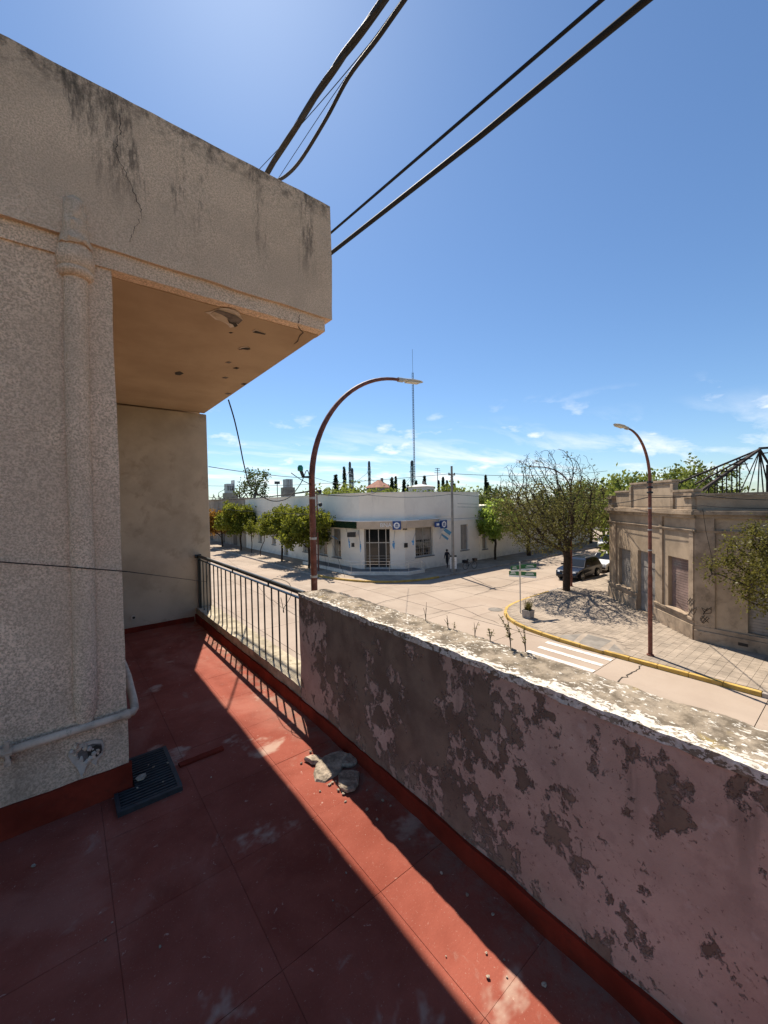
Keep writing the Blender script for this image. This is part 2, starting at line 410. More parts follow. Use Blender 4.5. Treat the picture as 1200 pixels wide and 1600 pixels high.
MAT['white'] = simple('white_enamel', (.80,.80,.78), .45, .05, 2, 0, spec=.4)
MAT['flagblue'] = simple('sky_blue_flag_cloth', (.12,.33,.55), .9, .1, 5, .05)
MAT['corner'] = simple('weathered_tan_stucco', (.37,.285,.20), .9, .25, .9, .25, 25, .1, dirt=(.23,.175,.125))
MAT['corner_trim'] = simple('tan_stucco_moulding', (.34,.26,.185), .9, .35, 1.4, .25, 25, .1, dirt=(.15,.115,.08))
MAT['rustpole'] = simple('reddish_brown_pole_paint', (.165,.055,.036), .6, .4, 5, .2, 50, .35, dirt=(.24,.14,.10))
MAT['lampgrey'] = simple('grey_lamp_casting', (.42,.41,.38), .5, .1, 4, .05, spec=.4)
MAT['lens'] = simple('lamp_lens', (.62,.58,.45), .3, .05, 4, 0, spec=.5)
MAT['black'] = simple('black_paint', (.018,.018,.018), .45, .2, 6, .05, spec=.4)
MAT['cable'] = simple('black_cable_sheath', (.02,.019,.018), .7, .3, 8, .1, spec=.15)
MAT['cablegrey'] = simple('weathered_cable_sheath', (.036,.033,.030), .7, .35, 25, .3, 60, spec=.2)
MAT['pipe'] = simple('dirty_cream_pipe', (.60,.455,.33), .8, .3, 9, .15, spec=.1, dirt=(.24,.19,.15))
MAT['rubble'] = simple('broken_plaster', (.36,.295,.225), .95, .5, 22, .9, 70, .05, dirt=(.20,.16,.12))
MAT['railmetal'] = simple('black_green_rail_paint', (.022,.026,.026), .4, .3, 12, .1, spec=.5)
MAT['kerbcement'] = simple('mossy_cement_ledge', (.42,.36,.26), .95, .35, 6, .5, 40, .1, dirt=(.15,.125,.06))
MAT['grate'] = simple('dark_drain_metal', (.03,.033,.035), .6, .3, 20, .15, spec=.4)
MAT['crack'] = simple('dark_crack', (.05,.04,.032), .95, .3, 30, 0)
MAT['cement_chip'] = simple('exposed_pale_plaster', (.56,.47,.38), .95, .2, 20, .5, 80, .1)
MAT['spall_dark'] = simple('old_dark_undercoat', (.17,.14,.12), .95, .3, 25, .4, 60, .1)
MAT['rust'] = simple('rusted_steel', (.040,.028,.023), .8, .5, 6, .3, dirt=(.12,.055,.035))
MAT['signgreen'] = simple('green_sign_enamel', (.018,.135,.045), .4, .05, 2, 0, spec=.45)
MAT['signpole'] = simple('galvanised_pole', (.46,.43,.38), .5, .1, 5, .05, spec=.4)
MAT['concrete_pole'] = simple('grey_concrete_pole', (.26,.245,.22), .9, .2, 2, .2)
MAT['bark'] = simple('brown_bark', (.060,.044,.033), .95, .4, 9, .6, 40, .1)
MAT['farwall'] = simple('grimy_party_wall', (.34,.29,.235), .9, .3, .6, .3, 10, .1, dirt=(.20,.165,.13))
MAT['rooftile'] = simple('faded_red_roof', (.40,.19,.13), .85, .2, 1, .2)
MAT['fargrey'] = simple('pale_grey_silo', (.52,.52,.50), .7, .1, .3, .05)
MAT['fardark'] = simple('dark_steel_lattice', (.09,.10,.10), .7, .1, .3, 0)
MAT['rubber'] = simple('tyre_rubber', (.02,.02,.02), .85, .1, 9, .1)
MAT['carblack'] = simple('blue_black_car_paint', (.010,.012,.022), .18, .05, 2, 0, spec=.6)
MAT['carwhite'] = simple('white_car_paint', (.72,.72,.71), .22, .04, 2, 0, spec=.6)
MAT['headlamp'] = simple('clear_headlamp', (.55,.57,.60), .1, .05, 2, 0, spec=.6)
MAT['planter'] = simple('grey_cement_planter', (.35,.315,.28), .9, .2, 6, .2)
MAT['skin'] = simple('skin', (.32,.19,.13), .6, .05, 8, 0)
MAT['cloth_dark'] = simple('dark_clothes', (.022,.020,.022), .9, .2, 10, .1)
MAT['hair'] = simple('dark_hair', (.015,.011,.009), .8, .2, 30, .1)
MAT['teal'] = simple('teal_plastic', (.01,.20,.16), .4, .1, 5, 0)

def m_leaf(name, a, b, trans=.35):
    k = NT(name)
    r = k.geo.outputs['Random Per Island']
    n = k.noise(.7, 3, .5)
    c = k.mix(k.math('ADD', k.math('MULTIPLY', r, .6), k.math('MULTIPLY', n, .4)), a, b)
    d = k.n('ShaderNodeBsdfDiffuse'); k.put(d.inputs['Color'], c)
    t = k.n('ShaderNodeBsdfTranslucent'); k.put(t.inputs['Color'], k.mix(.5, c, [min(1, x*1.6) for x in b]))
    g = k.n('ShaderNodeBsdfGlossy'); g.inputs['Roughness'].default_value = .45; g.inputs['Color'].default_value = (1,1,1,1)
    m = k.n('ShaderNodeMixShader'); m.inputs[0].default_value = trans; k.t.links.new(d.outputs[0], m.inputs[1]); k.t.links.new(t.outputs[0], m.inputs[2])
    m2 = k.n('ShaderNodeMixShader'); m2.inputs[0].default_value = .012; k.t.links.new(m.outputs[0], m2.inputs[1]); k.t.links.new(g.outputs[0], m2.inputs[2])
    k.t.links.new(m2.outputs[0], k.out.inputs['Surface']); k.t.nodes.remove(k.b)
    return k.mat
MAT['leaf_street'] = m_leaf('olive_street_leaf', (.06,.078,.010), (.20,.21,.025), .42)
MAT['leaf_orange'] = m_leaf('orange_turning_leaf', (.17,.075,.014), (.30,.16,.026))
MAT['leaf_lime'] = m_leaf('fresh_lime_leaf', (.15,.21,.03), (.30,.38,.07), .5)
MAT['leaf_dark'] = m_leaf('deep_green_leaf', (.035,.055,.014), (.10,.13,.03))
MAT['leaf_bud'] = m_leaf('brown_green_bud', (.062,.056,.018), (.155,.145,.04))
MAT['leaf_brown'] = m_leaf('brownish_small_leaf', (.060,.052,.014), (.155,.145,.03))
MAT['leaf_far'] = m_leaf('distant_mid_green_leaf', (.09,.12,.024), (.20,.23,.045))
MAT['leaf_cypress'] = m_leaf('blackish_cypress_leaf', (.010,.017,.009), (.03,.042,.018), .15)
MAT['leaf_weed'] = m_leaf('olive_weed_leaf', (.08,.075,.02), (.16,.14,.04))

# ------------------------------------------------------------------ setting: ground, road, pavements
g = MB(); g.add([(-2500,-2500,-.12),(2500,-2500,-.12),(2500,2500,-.12),(-2500,2500,-.12)], [(0,1,2,3)])
tag(g.build('ground', MAT['ground']), kind='structure')
road = tag(MB().box(2, 130, -14, 130, -.10, -.034).build('road', MAT['tar']), kind='structure')
def slab_mesh(w, l):
    m = MB().box(0, w, 0, l, -.03, 0.0).mesh('road_slab'); m.materials.append(MAT['road']); return m
JW = .022
w1, l1 = 3.15, 4.4
slab_a = slab_mesh(w1-JW, l1-JW)
for i in range(4):
    for j in range(32):
        y0 = -12+j*l1
        o = bpy.data.objects.new('road_slab', slab_a); COL.objects.link(o); o.parent = road; o.location = (4.45+i*w1, y0+(.9 if i % 2 else 0), RND.uniform(-.003,.003))
slab_b = slab_mesh(4.6-JW, 3.1-JW)
for i in range(22):
    for j in range(3):
        o = bpy.data.objects.new('road_slab', slab_b); COL.objects.link(o); o.parent = road; o.location = (17.07+i*4.6+(1.3 if j == 1 else 0)*(i > 0), 13.9+j*3.1, RND.uniform(-.003,.003))
slab_c = slab_mesh(1.3-JW, 3.1-JW)
for x0_, y0_ in ((17.07,10.8),(17.07,7.7),(17.07,23.2),(21.67,23.2),(17.07,26.3),(17.07,29.4)):
    o = bpy.data.objects.new('road_slab', slab_b); COL.objects.link(o); o.parent = road; o.location = (x0_, y0_, 0)
o = bpy.data.objects.new('road_slab', slab_c); COL.objects.link(o); o.parent = road; o.location = (17.07+4.6, 17.0, 0)

def ribbon(pts, w, z, seed=1, jit=.3, sub=6):
    """thin irregular strip on a horizontal surface"""
    rr = random.Random(seed); P = []
    for a, b in zip(pts[:-1], pts[1:]):
        for s_ in range(sub): 
            t = s_/sub; P.append(Vector((a[0]+(b[0]-a[0])*t, a[1]+(b[1]-a[1])*t, 0)))
    P.append(Vector((pts[-1][0], pts[-1][1], 0)))
    for p in P[1:-1]: p.x += rr.uniform(-jit,jit)*.3; p.y += rr.uniform(-jit,jit)*.3
    V = []; Fc = []
    for i, p in enumerate(P):
        t = (P[min(i+1,len(P)-1)]-P[max(i-1,0)]).normalized(); nn = Vector((-t.y, t.x, 0)); ww = w*rr.uniform(.5,1.2)*(0.25 if i in (0,len(P)-1) else 1)
        V += [(p.x+nn.x*ww/2, p.y+nn.y*ww/2, z), (p.x-nn.x*ww/2, p.y-nn.y*ww/2, z)]
        if i: Fc.append((2*i-2, 2*i-1, 2*i+1, 2*i))
    return V, Fc
def pxz(p, z): v = at(p[0], p[1], Z=z); return (v.x, v.y)
for q, (pts, w) in enumerate([([(1003,1040),(985,1053),(965,1068)], .05), ([(600,975),(690,955),(760,945)], .035), ([(560,950),(640,930),(760,912)], .04),
        ([(705,880),(740,905),(770,918)], .05), ([(830,898),(790,915),(740,930)], .03), ([(655,925),(720,950),(780,975)], .035), ([(420,935),(468,965)], .04), ([(350,870),(400,910),(430,950)], .03)]):
    v_, f_ = ribbon([pxz(p, 0) for p in pts], w, .006, q)
    MB().add(v_, f_).build('crack', MAT['crack'], road)
for k_ in range(15):
    x = 16.62-.785*k_
    if x < 5: break
    MB().box(x-.13, x+.13, 6.50+RND.uniform(-.06,.06), 9.17+RND.uniform(-.1,.1), .0045, .0085).build('crossing_stripe', MAT['whiteline'], road)
mh = at(779, 951, Z=0.0)
v_ = MB().lathe([(.42,.004),(.42,.012),(.36,.012),(.36,.008)], (mh.x-.3, mh.y, 0), 24).build('manhole_cover', MAT['ramp_grey'], road)

# kerb line of the corner across the street
K1 = [(16.95,-12),(17.0,2.0),(17.0,8.2),(17.12,9.4),(17.40,10.75),(17.75,11.6),(18.25,12.4),(18.80,12.95),(19.45,13.40),(20.4,13.78),(21.7,13.96),(24.2,14.06),(34,14.1),(90,14.1)]
def resample(path, step):
    P = [Vector((p[0],p[1],0)) for p in path]; out = [P[0]]; acc = 0
    for a, b in zip(P[:-1], P[1:]):
        L = (b-a).length; d = step-acc
        while d < L: out.append(a+(b-a)*d/L); d += step
        acc = L-(d-step)
    out.append(P[-1]); return out
def offset_path(P, d):
    out = []
    for i, p in enumerate(P):
        t = (P[min(i+1,len(P)-1)]-P[max(i-1,0)]).normalized(); nn = Vector((t.y,-t.x,0)); out.append(p+nn*d)
    return out
def pavement(name, path, inner, yellow, kw=.17, flip=1):
    P = resample(path, .95); Q = offset_path(P, kw*flip)
    poly = [(p.x,p.y) for p in Q]+inner
    root = tag(MB().prism(poly, -.09, .142).build(name, MAT['paver_gap'] if name == 'corner_pavement' else MAT['pave']), kind='structure')
    for i in range(len(P)-1):
        a, b, c, d = P[i], P[i+1], Q[i+1], Q[i]
        e = (b-a)*.006
        m = MB(); hh = .15+RND.uniform(-.006,.006)
        m.prism([(a.x+e.x,a.y+e.y),(b.x-e.x,b.y-e.y),(c.x-e.x,c.y-e.y),(d.x+e.x,d.y+e.y)], -.09, hh)
        m.build('kerb_stone', MAT['yellow'] if yellow((a+b)/2) else MAT['kerbgrey'], root, bevel=.02)
    return root, P, Q
pav, KP, KQ = pavement('corner_pavement', K1, [(90,6),(30,6),(30,-12)], lambda p: p.y > 2.4 and p.x < 25)
# pavement tiles one by one
kq = [(p.x,p.y) for p in KQ]
def inside_pav(x, y):
    # inside of kerb, outside the corner building
    if x > 21.32 and y < 10.72 and (y-5.0) < (x-21.3): return False
    if y > 14.1-.18: return False
    best = None
    for (ax,ay),(bx,by) in zip(kq[:-1], kq[1:]):
        dx, dy = bx-ax, by-ay; L = dx*dx+dy*dy; t = max(0,min(1,((x-ax)*dx+(y-ay)*dy)/L)); d = (x-ax-t*dx)**2+(y-ay-t*dy)**2
        if best is None or d < best[0]: best = (d, dx*(y-ay)-dy*(x-ax))
    return best[1] < 0
ramp_poly = [pxz(p, .15) for p in [(867,992.5),(916,989.5),(961,1000),(982,1023),(938,1016),(897,1003)]]
def in_poly(x, y, P):
    c = False
    for i in range(len(P)):
        (x0,y0),(x1,y1) = P[i], P[i-1]
        if (y0 > y) != (y1 > y) and x < (x1-x0)*(y-y0)/(y1-y0)+x0: c = not c
    return c
T = .28; cells = []
for i in range(60):
    for j in range(80):
        x, y = 17.2+i*T, -8+j*T
        if x > 34: continue
        cs = [(x+.02,y+.02),(x+T-.02,y+.02),(x+T-.02,y+T-.02),(x+.02,y+T-.02)]
        if all(inside_pav(*c) for c in cs) and not any(in_poly(*c, ramp_poly) for c in cs):
            v = np.array([x+T/2,y+T/2,.15])-CAM; dd = v@F_
            u_, w_ = 600+FPX*(v@R_)/dd, 800-FPX*(v@U_)/dd
            vis = -30 < u_ < 1230 and dd > 0
            cells.append((0 if vis else 1, dd, x, y))
cells.sort()
tile_me = MB().box(0, T-.008, 0, T-.008, 0, .012).mesh('pavement_tile'); tile_me.materials.append(MAT['tile'])
rest = MB()
for n_, (hid, dd, x, y) in enumerate(cells):
    if n_ < 300 and not hid:
        o = bpy.data.objects.new('pavement_tile', tile_me); COL.objects.link(o); o.parent = pav
        o.location = (x, y, .143+RND.uniform(-.003,.003)); o.rotation_euler = (RND.uniform(-.006,.006), RND.uniform(-.006,.006), 0)
    else: rest.box(x, x+T-.008, y, y+T-.008, .143, .154)
if rest.v: tag(rest.build('pavement_tiles', MAT['tile'], pav), kind='stuff')
# strip of plain cement filling between the tiles and the kerb, seen as a pale border
MB().prism(ramp_poly, .1425, .149).build('ramp_bed', MAT['tile'], pav)
for pp_ in ([(871,993),(908,990.5),(896,1002)], [(919,991),(956,1001),(936,1014),(904,1004)], [(960,1006),(975,1020),(950,1016)]):
    MB().prism([pxz(p, .15) for p in pp_], .1495, .1515).build('ramp_panel', MAT['ramp_grey'], pav)
K2 = [(17.0,130),(17.0,32.0),(17.12,30.2),(17.4,28.6),(17.9,27.0),(18.6,25.6),(19.5,24.5),(20.7,23.6),(22.2,23.05),(23.8,22.85),(25.5,22.8),(90,22.8)]
pav2, KP2, KQ2 = pavement('bank_pavement', K2, [(90,30),(30,60),(30,130)], lambda p: 24.8 < p.y < 31 or (p.x < 24 and p.y < 25), flip=-1)
K3 = [(4.5,-12),(4.5,130)]
pavement('near_pavement', K3, [(-3,130),(-3,-12)], lambda p: False, flip=-1)

# ------------------------------------------------------------------ the terrace we stand on
ZF = 4.8
terr = MB().box(-4.2, 1.62, -4.0, 5.95, ZF-.25, ZF-.0030)
terr = tag(terr.build('terrace_floor', MAT['joint']), kind='structure')
TX, TY = .43, .52
ft = MB().box(0, TX-.0018, 0, TY-.0018, -.004, 0).mesh('floor_tile'); ft.materials.append(MAT['floor'])
for i in range(11):
    for j in range(19):
        x, y = 1.395-(i+1)*TX, 5.93-(j+1)*TY+.02
        if x+TX < .25 and y > 2.64: continue
        o = bpy.data.objects.new('floor_tile', ft); COL.objects.link(o); o.parent = terr
        o.location = (x, y, ZF+RND.uniform(-.0005,.0005)); o.rotation_euler = (RND.uniform(-.0012,.0012), RND.uniform(-.0012,.0012), 0)
MB().rough_box(.50,.76, 2.66,2.70, ZF-.002,ZF+.014, .02,.004,20).build('floor_ridge', MAT['redband'], terr, True)

bld = thing('terrace_house', 'weathered beige rendered house with flat overhanging roof and recessed balcony', 'building', (0,2.65,0))
MB().rough_box(-4.2, .24, 2.65, 5.95, ZF-.01, 7.80, .09, .006, 3.0).build('wall', MAT['wall'], bld, True)
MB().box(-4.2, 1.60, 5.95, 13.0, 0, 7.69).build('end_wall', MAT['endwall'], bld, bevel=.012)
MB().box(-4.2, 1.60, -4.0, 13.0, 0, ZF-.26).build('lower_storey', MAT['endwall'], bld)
MB().rough_box(-4.2, 1.635, 2.615, 13.0, 7.80, 8.65, .085, .006, 3.0, 4.0).build('fascia', MAT['fascia'], bld, True)
mo = MB().rough_box(-4.2, 1.58, 2.638, 2.78, 7.705, 7.803, .045, .004, 6.0).build('fascia_moulding', MAT['wall'], bld, True)
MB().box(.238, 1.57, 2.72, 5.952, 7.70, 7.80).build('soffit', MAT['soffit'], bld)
MB().rough_box(-4.2, .252, 2.634, 2.66, ZF-.004, 4.955, .04, .004, 8.0).build('skirting', MAT['redband'], bld, True)
MB().rough_box(.236, .254, 2.66, 5.94, ZF-.004, 4.90, .06, .004, 8.0).build('skirting', MAT['redband'], bld, True)
MB().rough_box(.25, 1.36, 5.937, 5.96, ZF-.004, 4.865, .05, .004, 8.0).build('skirting', MAT['redband'], bld, True)
# half-buried downpipe with its plastered collar
dp = MB(); P = []; rr_ = []
for i in range(26):
    t = i/25; z = 5.22+t*2.5; P.append((.052+.030*t+.004*math.sin(7*t), 2.655, z)); rr_.append(.054 if t > .05 else .03+.024*t/.05)
dpo = dp.tube(P, rr_, 16).build('downpipe', MAT['wall'], bld, True)
cb = MB(); prof = [(.057,7.600),(.068,7.606),(.078,7.622),(.079,7.640),(.072,7.648),(.080,7.66),(.084,7.70),(.078,7.735),(.070,7.765)]
cb.lathe(prof, (.083,2.652,0), 26); cb.build('pipe_collar', MAT['wall'], dpo, True)
cb = MB(); prof = [(.066,7.758),(.072,7.775),(.060,7.80),(.056,7.83),(.060,7.86),(.050,7.89),(.053,7.92),(.044,7.95),(.047,7.98),(.034,8.0),(.015,8.02)]
cb.lathe(prof, (.085,2.632,0), 26); cb.v = [tuple(Vector(p)+mnoise.noise_vector(Vector(p)*40)*.010+mnoise.noise_vector(Vector(p)*95)*.006) for p in cb.v]
cb.build('plaster_lump', MAT['fascia'], dpo, True)
# service pipe along the wall foot
pp = MB(); pts = [(-4.2,2.618,5.235),(-.3,2.618,5.235),(.235,2.615,5.245),(.262,2.620,5.247),(.276,2.640,5.255),(.278,2.70,5.275),(.276,2.95,5.34),(.27,3.6,5.36)]
po = pp.tube(pts, .021, 12).build('service_pipe', MAT['pipe'], bld, True)
ck = MB(); ck.tube([(-.268,2.618,5.235),(-.232,2.618,5.235)], .0265, 12); ck.box(-.262,-.238,2.60,2.655,5.17,5.20); ck.box(-.258,-.242,2.594,2.61,5.19,5.29)
ck.build('pipe_clamp', MAT['pipe'], po)
MB().tube([(.223,2.616,5.244),(.25,2.616,5.246)], .0255, 12).build('pipe_elbow', MAT['pipe'], po)
# knocked-out hole in the render at the wall foot
hc = at(137, 1180, Y=2.645)
def wall_poly(px, y, mat, name, th=.003):
    P = [at(p[0], p[1], Y=y) for p in px]; n = len(P)
    V = [(p.x, y, p.z) for p in P]+[(p.x, y-th, p.z) for p in P]
    m = MB(); m.add(V, [tuple(range(n)), tuple(range(2*n-1,n-1,-1))]+[(i,n+i,n+(i+1)%n,(i+1)%n) for i in range(n)]); return m.build(name, mat, bld)
wall_poly([(106,1180),(114,1168),(126,1163),(138,1158),(150,1155),(160,1156),(163,1166),(160,1178),(152,1187),(150,1196),(142,1190),(136,1194),(132,1205),(127,1214),(121,1200),(113,1192)], 2.644, MAT['cement_chip'], 'broken_render', .004)
wall_poly([(118,1176),(128,1168),(145,1162),(158,1162),(160,1172),(152,1182),(141,1188),(130,1190),(122,1186)], 2.6395, MAT['spall_dark'], 'broken_render', .003)
wall_poly([(136,1172),(150,1164),(159,1165),(158,1176),(148,1184),(138,1183)], 2.636, MAT['crack'], 'wall_hole', .002)
rh = random.Random(5)
for q in range(26):
    a_ = rh.uniform(0,6.28); c_ = at(133+24*math.cos(a_)*rh.uniform(.5,1), 1176+14*math.sin(a_)*rh.uniform(.5,1), Y=2.638); r_ = rh.uniform(.005,.014)
    m = MB(); m.lathe([(r_*.5,-r_),(r_,-r_*.3),(r_*.9,r_*.5),(r_*.3,r_)], c_, 6); m.v = [tuple(Vector(p)+mnoise.noise_vector(Vector(p)*60)*r_*.5) for p in m.v]; m.build('plaster_lump', MAT['cement_chip'] if q % 3 else MAT['fascia'], bld)
# cracks in the fascia and soffit
def crack_on_Y(pts, y, w, name, seed):
    rr = random.Random(seed); P = [at(*p, Y=y) for p in pts]; Q = []
    for a, b in zip(P[:-1], P[1:]):
        for s_ in range(5): Q.append(a.lerp(b, s_/5)+Vector((rr.uniform(-.006,.006), 0, rr.uniform(-.006,.006))))
    Q.append(P[-1]); V = []; Fc = []
    for i, p in enumerate(Q):
        ww = w*rr.uniform(.4,1.3); V += [(p.x-ww/2, y, p.z), (p.x+ww/2, y, p.z+ww*.4)]
        if i: Fc.append((2*i-2, 2*i-1, 2*i+1, 2*i))
    MB().add(V, Fc).build(name, MAT['crack'], bld)
crack_on_Y([(187,180),(188,205),(181,222),(184,245),(196,270),(208,300),(220,325),(221,340),(208,360),(203,378)], 2.604, .0035, 'crack', 1)
crack_on_Y([(468,493),(466,505)], 2.628, .006, 'crack', 2)
v_, f_ = ribbon([pxz(p, 7.698) for p in [(465,508),(473,520),(464,533),(459,538)]], .008, 7.6975, 3, .02, 3); MB().add(v_, [f[::-1] for f in f_]).build('crack', MAT['crack'], bld)
def soffit_poly(px, mat, z, name='plaster_spall'):
    V = [at(p[0], p[1], Z=7.70) for p in px]; V = [(v.x, v.y) for v in V]
    MB().prism(V, z-.002, z).build(name, mat, bld)
def zz(pts): return [(300+p[0]/10., 470+p[1]/10.) for p in pts]
soffit_poly(zz([(205,175),(290,160),(370,130),(440,108),(560,110),(690,150),(735,175),(760,230),(795,285),(760,330),(715,375),(660,400),(595,412),(560,370),(520,340),(430,300),(370,290),(310,240),(275,205)]), MAT['cement_chip'], 7.6985)
soffit_poly(zz([(290,190),(350,150),(440,125),(540,150),(640,185),(740,230),(785,285),(730,330),(660,345),(570,345),(470,310),(390,270)]), MAT['endwall'], 7.6960)
soffit_poly(zz([(345,150),(420,125),(560,165),(700,220),(790,285),(725,350),(690,330),(600,320),(560,255),(460,195)]), MAT['spall_dark'], 7.6935)
soffit_poly(zz([(550,255),(600,315),(690,330),(715,370),(665,395),(640,350),(580,325)]), MAT['crack'], 7.6915)
for pts in ([(940,470),(990,445),(1040,460),(1080,485),(1145,505),(1120,515),(1050,500),(990,490)], [(720,745),(770,720),(840,710),(890,725),(905,745),(860,755),(790,745)]):
    soffit_poly(zz(pts), MAT['cement_chip'], 7.6985); soffit_poly(zz([(x_+8, y_+12 if k_ < 3 else y_+4) for k_, (x_,y_) in enumerate(pts)]), MAT['crack'], 7.6965)
soffit_poly(zz([(575,495),(610,485),(640,495),(600,505)]), MAT['crack'], 7.6985)
soffit_poly([(273,582),(281,580),(287,583),(281,586),(274,585)], MAT['crack'], 7.6985, 'lamp_hole')
for q, (a, b) in enumerate([(352,590),(369,575),(356,615),(381,600),(357,566)]): soffit_poly([(a-5,b),(a,b-1.6),(a+5,b-.4),(a+1,b+1.4)], MAT['crack'] if q % 2 else MAT['spall_dark'], 7.6985)
hh_ = at(208, 965, Y=5.947)
MB().tube([(hh_.x,5.95,hh_.z),(hh_.x,5.935,hh_.z)], .028, 12).build('vent_stub', MAT['cement_chip'], bld); MB().tube([(hh_.x+.006,5.95,hh_.z),(hh_.x+.006,5.933,hh_.z)], .016, 10).build('vent_hole', MAT['crack'], bld)

# parapet wall beside the camera
par = thing('parapet_wall', 'low terrace wall with peeling mauve paint and flaking white top', 'wall', (1.35,0,ZF))
MB().rough_box(1.352, 1.578, -4.0, 2.80, ZF-.01, 5.700, .05, .009, 3.2, 2.0).build('wall_body', MAT['parapet'], par, True)
MB().rough_box(1.342, 1.585, -4.0, 2.55, 5.692, 5.722, .012, .0065, 14.0, 5.0).build('coping', MAT['coping'], par, True)
MB().rough_box(1.347, 1.588, 2.56, 2.803, 5.69, 5.712, .014, .006, 12.0, 1.0).build('bare_top', MAT['coping'], par, True)
MB().rough_box(1.335, 1.36, -4.0, 2.81, ZF-.004, 4.895, .04, .006, 8.0, 3.).build('skirting', MAT['redband'], par, True)
par.location.x -= .032; par.rotation_euler = (0, 0, math.radians(-1.4))
# ledge that carries the railing
led = thing('balcony_ledge', 'low sunlit cement kerb under the balcony railing', 'ledge', (1.35,4.3,ZF))
MB().rough_box(1.382, 1.61, 2.79, 5.94, ZF-.01, 4.985, .04, .008, 5.0, 6.).build('kerb', MAT['kerbcement'], led, True)
MB().rough_box(1.366, 1.392, 2.78, 5.93, ZF-.004, 4.90, .04, .005, 8.0, 3.).build('skirting', MAT['redband'], led, True)
rail = thing('balcony_railing', 'black iron balcony railing of thin upright bars', 'railing', (1.42,4.3,4.98))
XR = 1.435
MB().tube([(XR,2.80,5.70),(XR,5.95,5.70)], .020, 12).build('top_rail', MAT['railmetal'], rail, True)
MB().box(XR-.014, XR+.014, 2.80, 5.94, 5.648, 5.656).build('lower_rail', MAT['railmetal'], rail)
bar_me = None
nb = 19
for i in range(nb):
    y = 2.95+i*(5.88-2.95)/(nb-1)
    if bar_me is None:
        b0 = MB().tube([(XR,y,4.975),(XR,y,5.650)], .0075, 7).build('bar', MAT['railmetal'], rail, True); bar_me = b0; y00 = y
    else: link_copy(bar_me, rail, (RND.uniform(-.004,.004), y-y00, 0))
for y in (5.5, 4.5, 3.5): MB().box(XR-.006, XR+.006, y-.006, y+.006, 5.655, 5.685).build('spacer', MAT['railmetal'], rail)
MB().box(XR-.018, XR+.018, 5.90, 5.936, 4.975, 5.71).build('end_post', MAT['railmetal'], rail)
MB().tube([(XR-.05,5.925,5.70),(XR+.03,5.925,5.70)], .026, 10).build('wall_fixing', MAT['railmetal'], rail)

# ------------------------------------------------------------------ terrace clutter
gr = thing('drain_grate', 'black slotted drain grate lying at the wall corner', 'drain grate', (.3,2.6,ZF))
GA = [(.165,2.45),(.47,2.45),(.47,2.93),(.262,2.93),(.262,2.62),(.165,2.62)]
MB().box(.165,.47,2.44,2.462,ZF,ZF+.026).build('frame_edge', MAT['grate'], gr); MB().box(.45,.472,2.462,2.93,ZF,ZF+.026).build('frame_edge', MAT['grate'], gr)
MB().box(.262,.45,2.908,2.93,ZF,ZF+.025).build('frame_edge', MAT['grate'], gr); MB().box(.163,.182,2.462,2.62,ZF,ZF+.025).build('frame_edge', MAT['grate'], gr)
MB().box(.18,.45,2.46,2.625,ZF+.001,ZF+.005).build('drain_well', MAT['crack'], gr); MB().box(.262,.45,2.625,2.91,ZF+.001,ZF+.005).build('drain_well', MAT['crack'], gr)
for i in range(17):
    y = 2.474+i*.0262; x0 = .182 if y < 2.61 else .262
    MB().box(x0, .45, y, y+.013, ZF+.006, ZF+.022).build('slat', MAT['grate'], gr)
def rock(name, label, c, r, seed, mat, flat=.6, group=None, cat='rubble'):
    bm = bmesh.new(); bmesh.ops.create_icosphere(bm, subdivisions=2 if r > .03 else 1, radius=1)
    for v in bm.verts:
        d = 1+.55*mnoise.noise(v.co*1.3+Vector((seed,seed*.7,0)))+.2*mnoise.noise(v.co*3.5+Vector((seed,0,0)))
        v.co = Vector((v.co.x*d*r, v.co.y*d*r*.8, v.co.z*d*r*flat))
    zmin = min(v.co.z for v in bm.verts)
    for v in bm.verts: v.co.z -= zmin
    me = bpy.data.meshes.new(name); bm.to_mesh(me); bm.free(); me.materials.append(mat)
    o = bpy.data.objects.new(name, me); COL.objects.link(o); o.location = c; o.rotation_euler = (0,0,seed*2.1); return tag(o, label, cat, group)
def fl(px, py, z=ZF+.001): v = at(px, py, Z=z); return (v.x, v.y, z)
def slabrock(name, label, c, w, l, hgt, rz, seed, tilt=(0,0), cat='rubble'):
    rr = random.Random(int(seed*10)); n = rr.randint(9,12); m = MB(); V = []
    for ring, (sc, z) in enumerate(((1.0,0),(1.04,hgt*.5),(.95,hgt*.96),(.55,hgt*1.06))):
        for k in range(n):
            a = 2*math.pi*k/n; rr2 = random.Random(int(seed*100)+k); q = (.62+.5*rr2.random())*sc+rr.uniform(-.03,.03)
            V.append((q*w*math.cos(a), q*l*math.sin(a), z+rr.uniform(-.12,.12)*hgt))
    F = [tuple(range(n-1,-1,-1))]
    for i in range(3):
        for k in range(n): F.append((i*n+k, i*n+(k+1)%n, (i+1)*n+(k+1)%n, (i+1)*n+k))
    F.append(tuple(3*n+k for k in range(n))); m.add(V, F); me = m.mesh(name); me.materials.append(MAT['rubble'])
    o = bpy.data.objects.new(name, me); COL.objects.link(o); o.location = c; o.rotation_euler = (tilt[0],tilt[1],rz); return tag(o, label, cat)
slabrock('plaster_slab', 'largest flat slab of fallen plaster leaning at the foot of the mauve wall', fl(518,1200), .14,.105,.026, .5, 1.3, (.05,-.14))
slabrock('plaster_slab', 'small bright plaster piece in the sun strip beside the fallen slab', fl(492,1190), .04,.07,.026, .5, 4.1, (.05,.1))
slabrock('plaster_slab', 'jagged dark plaster lump just nearer than the largest fallen slab', fl(545,1222), .115,.085,.024, 1.1, 7.7, (-.1,.15))
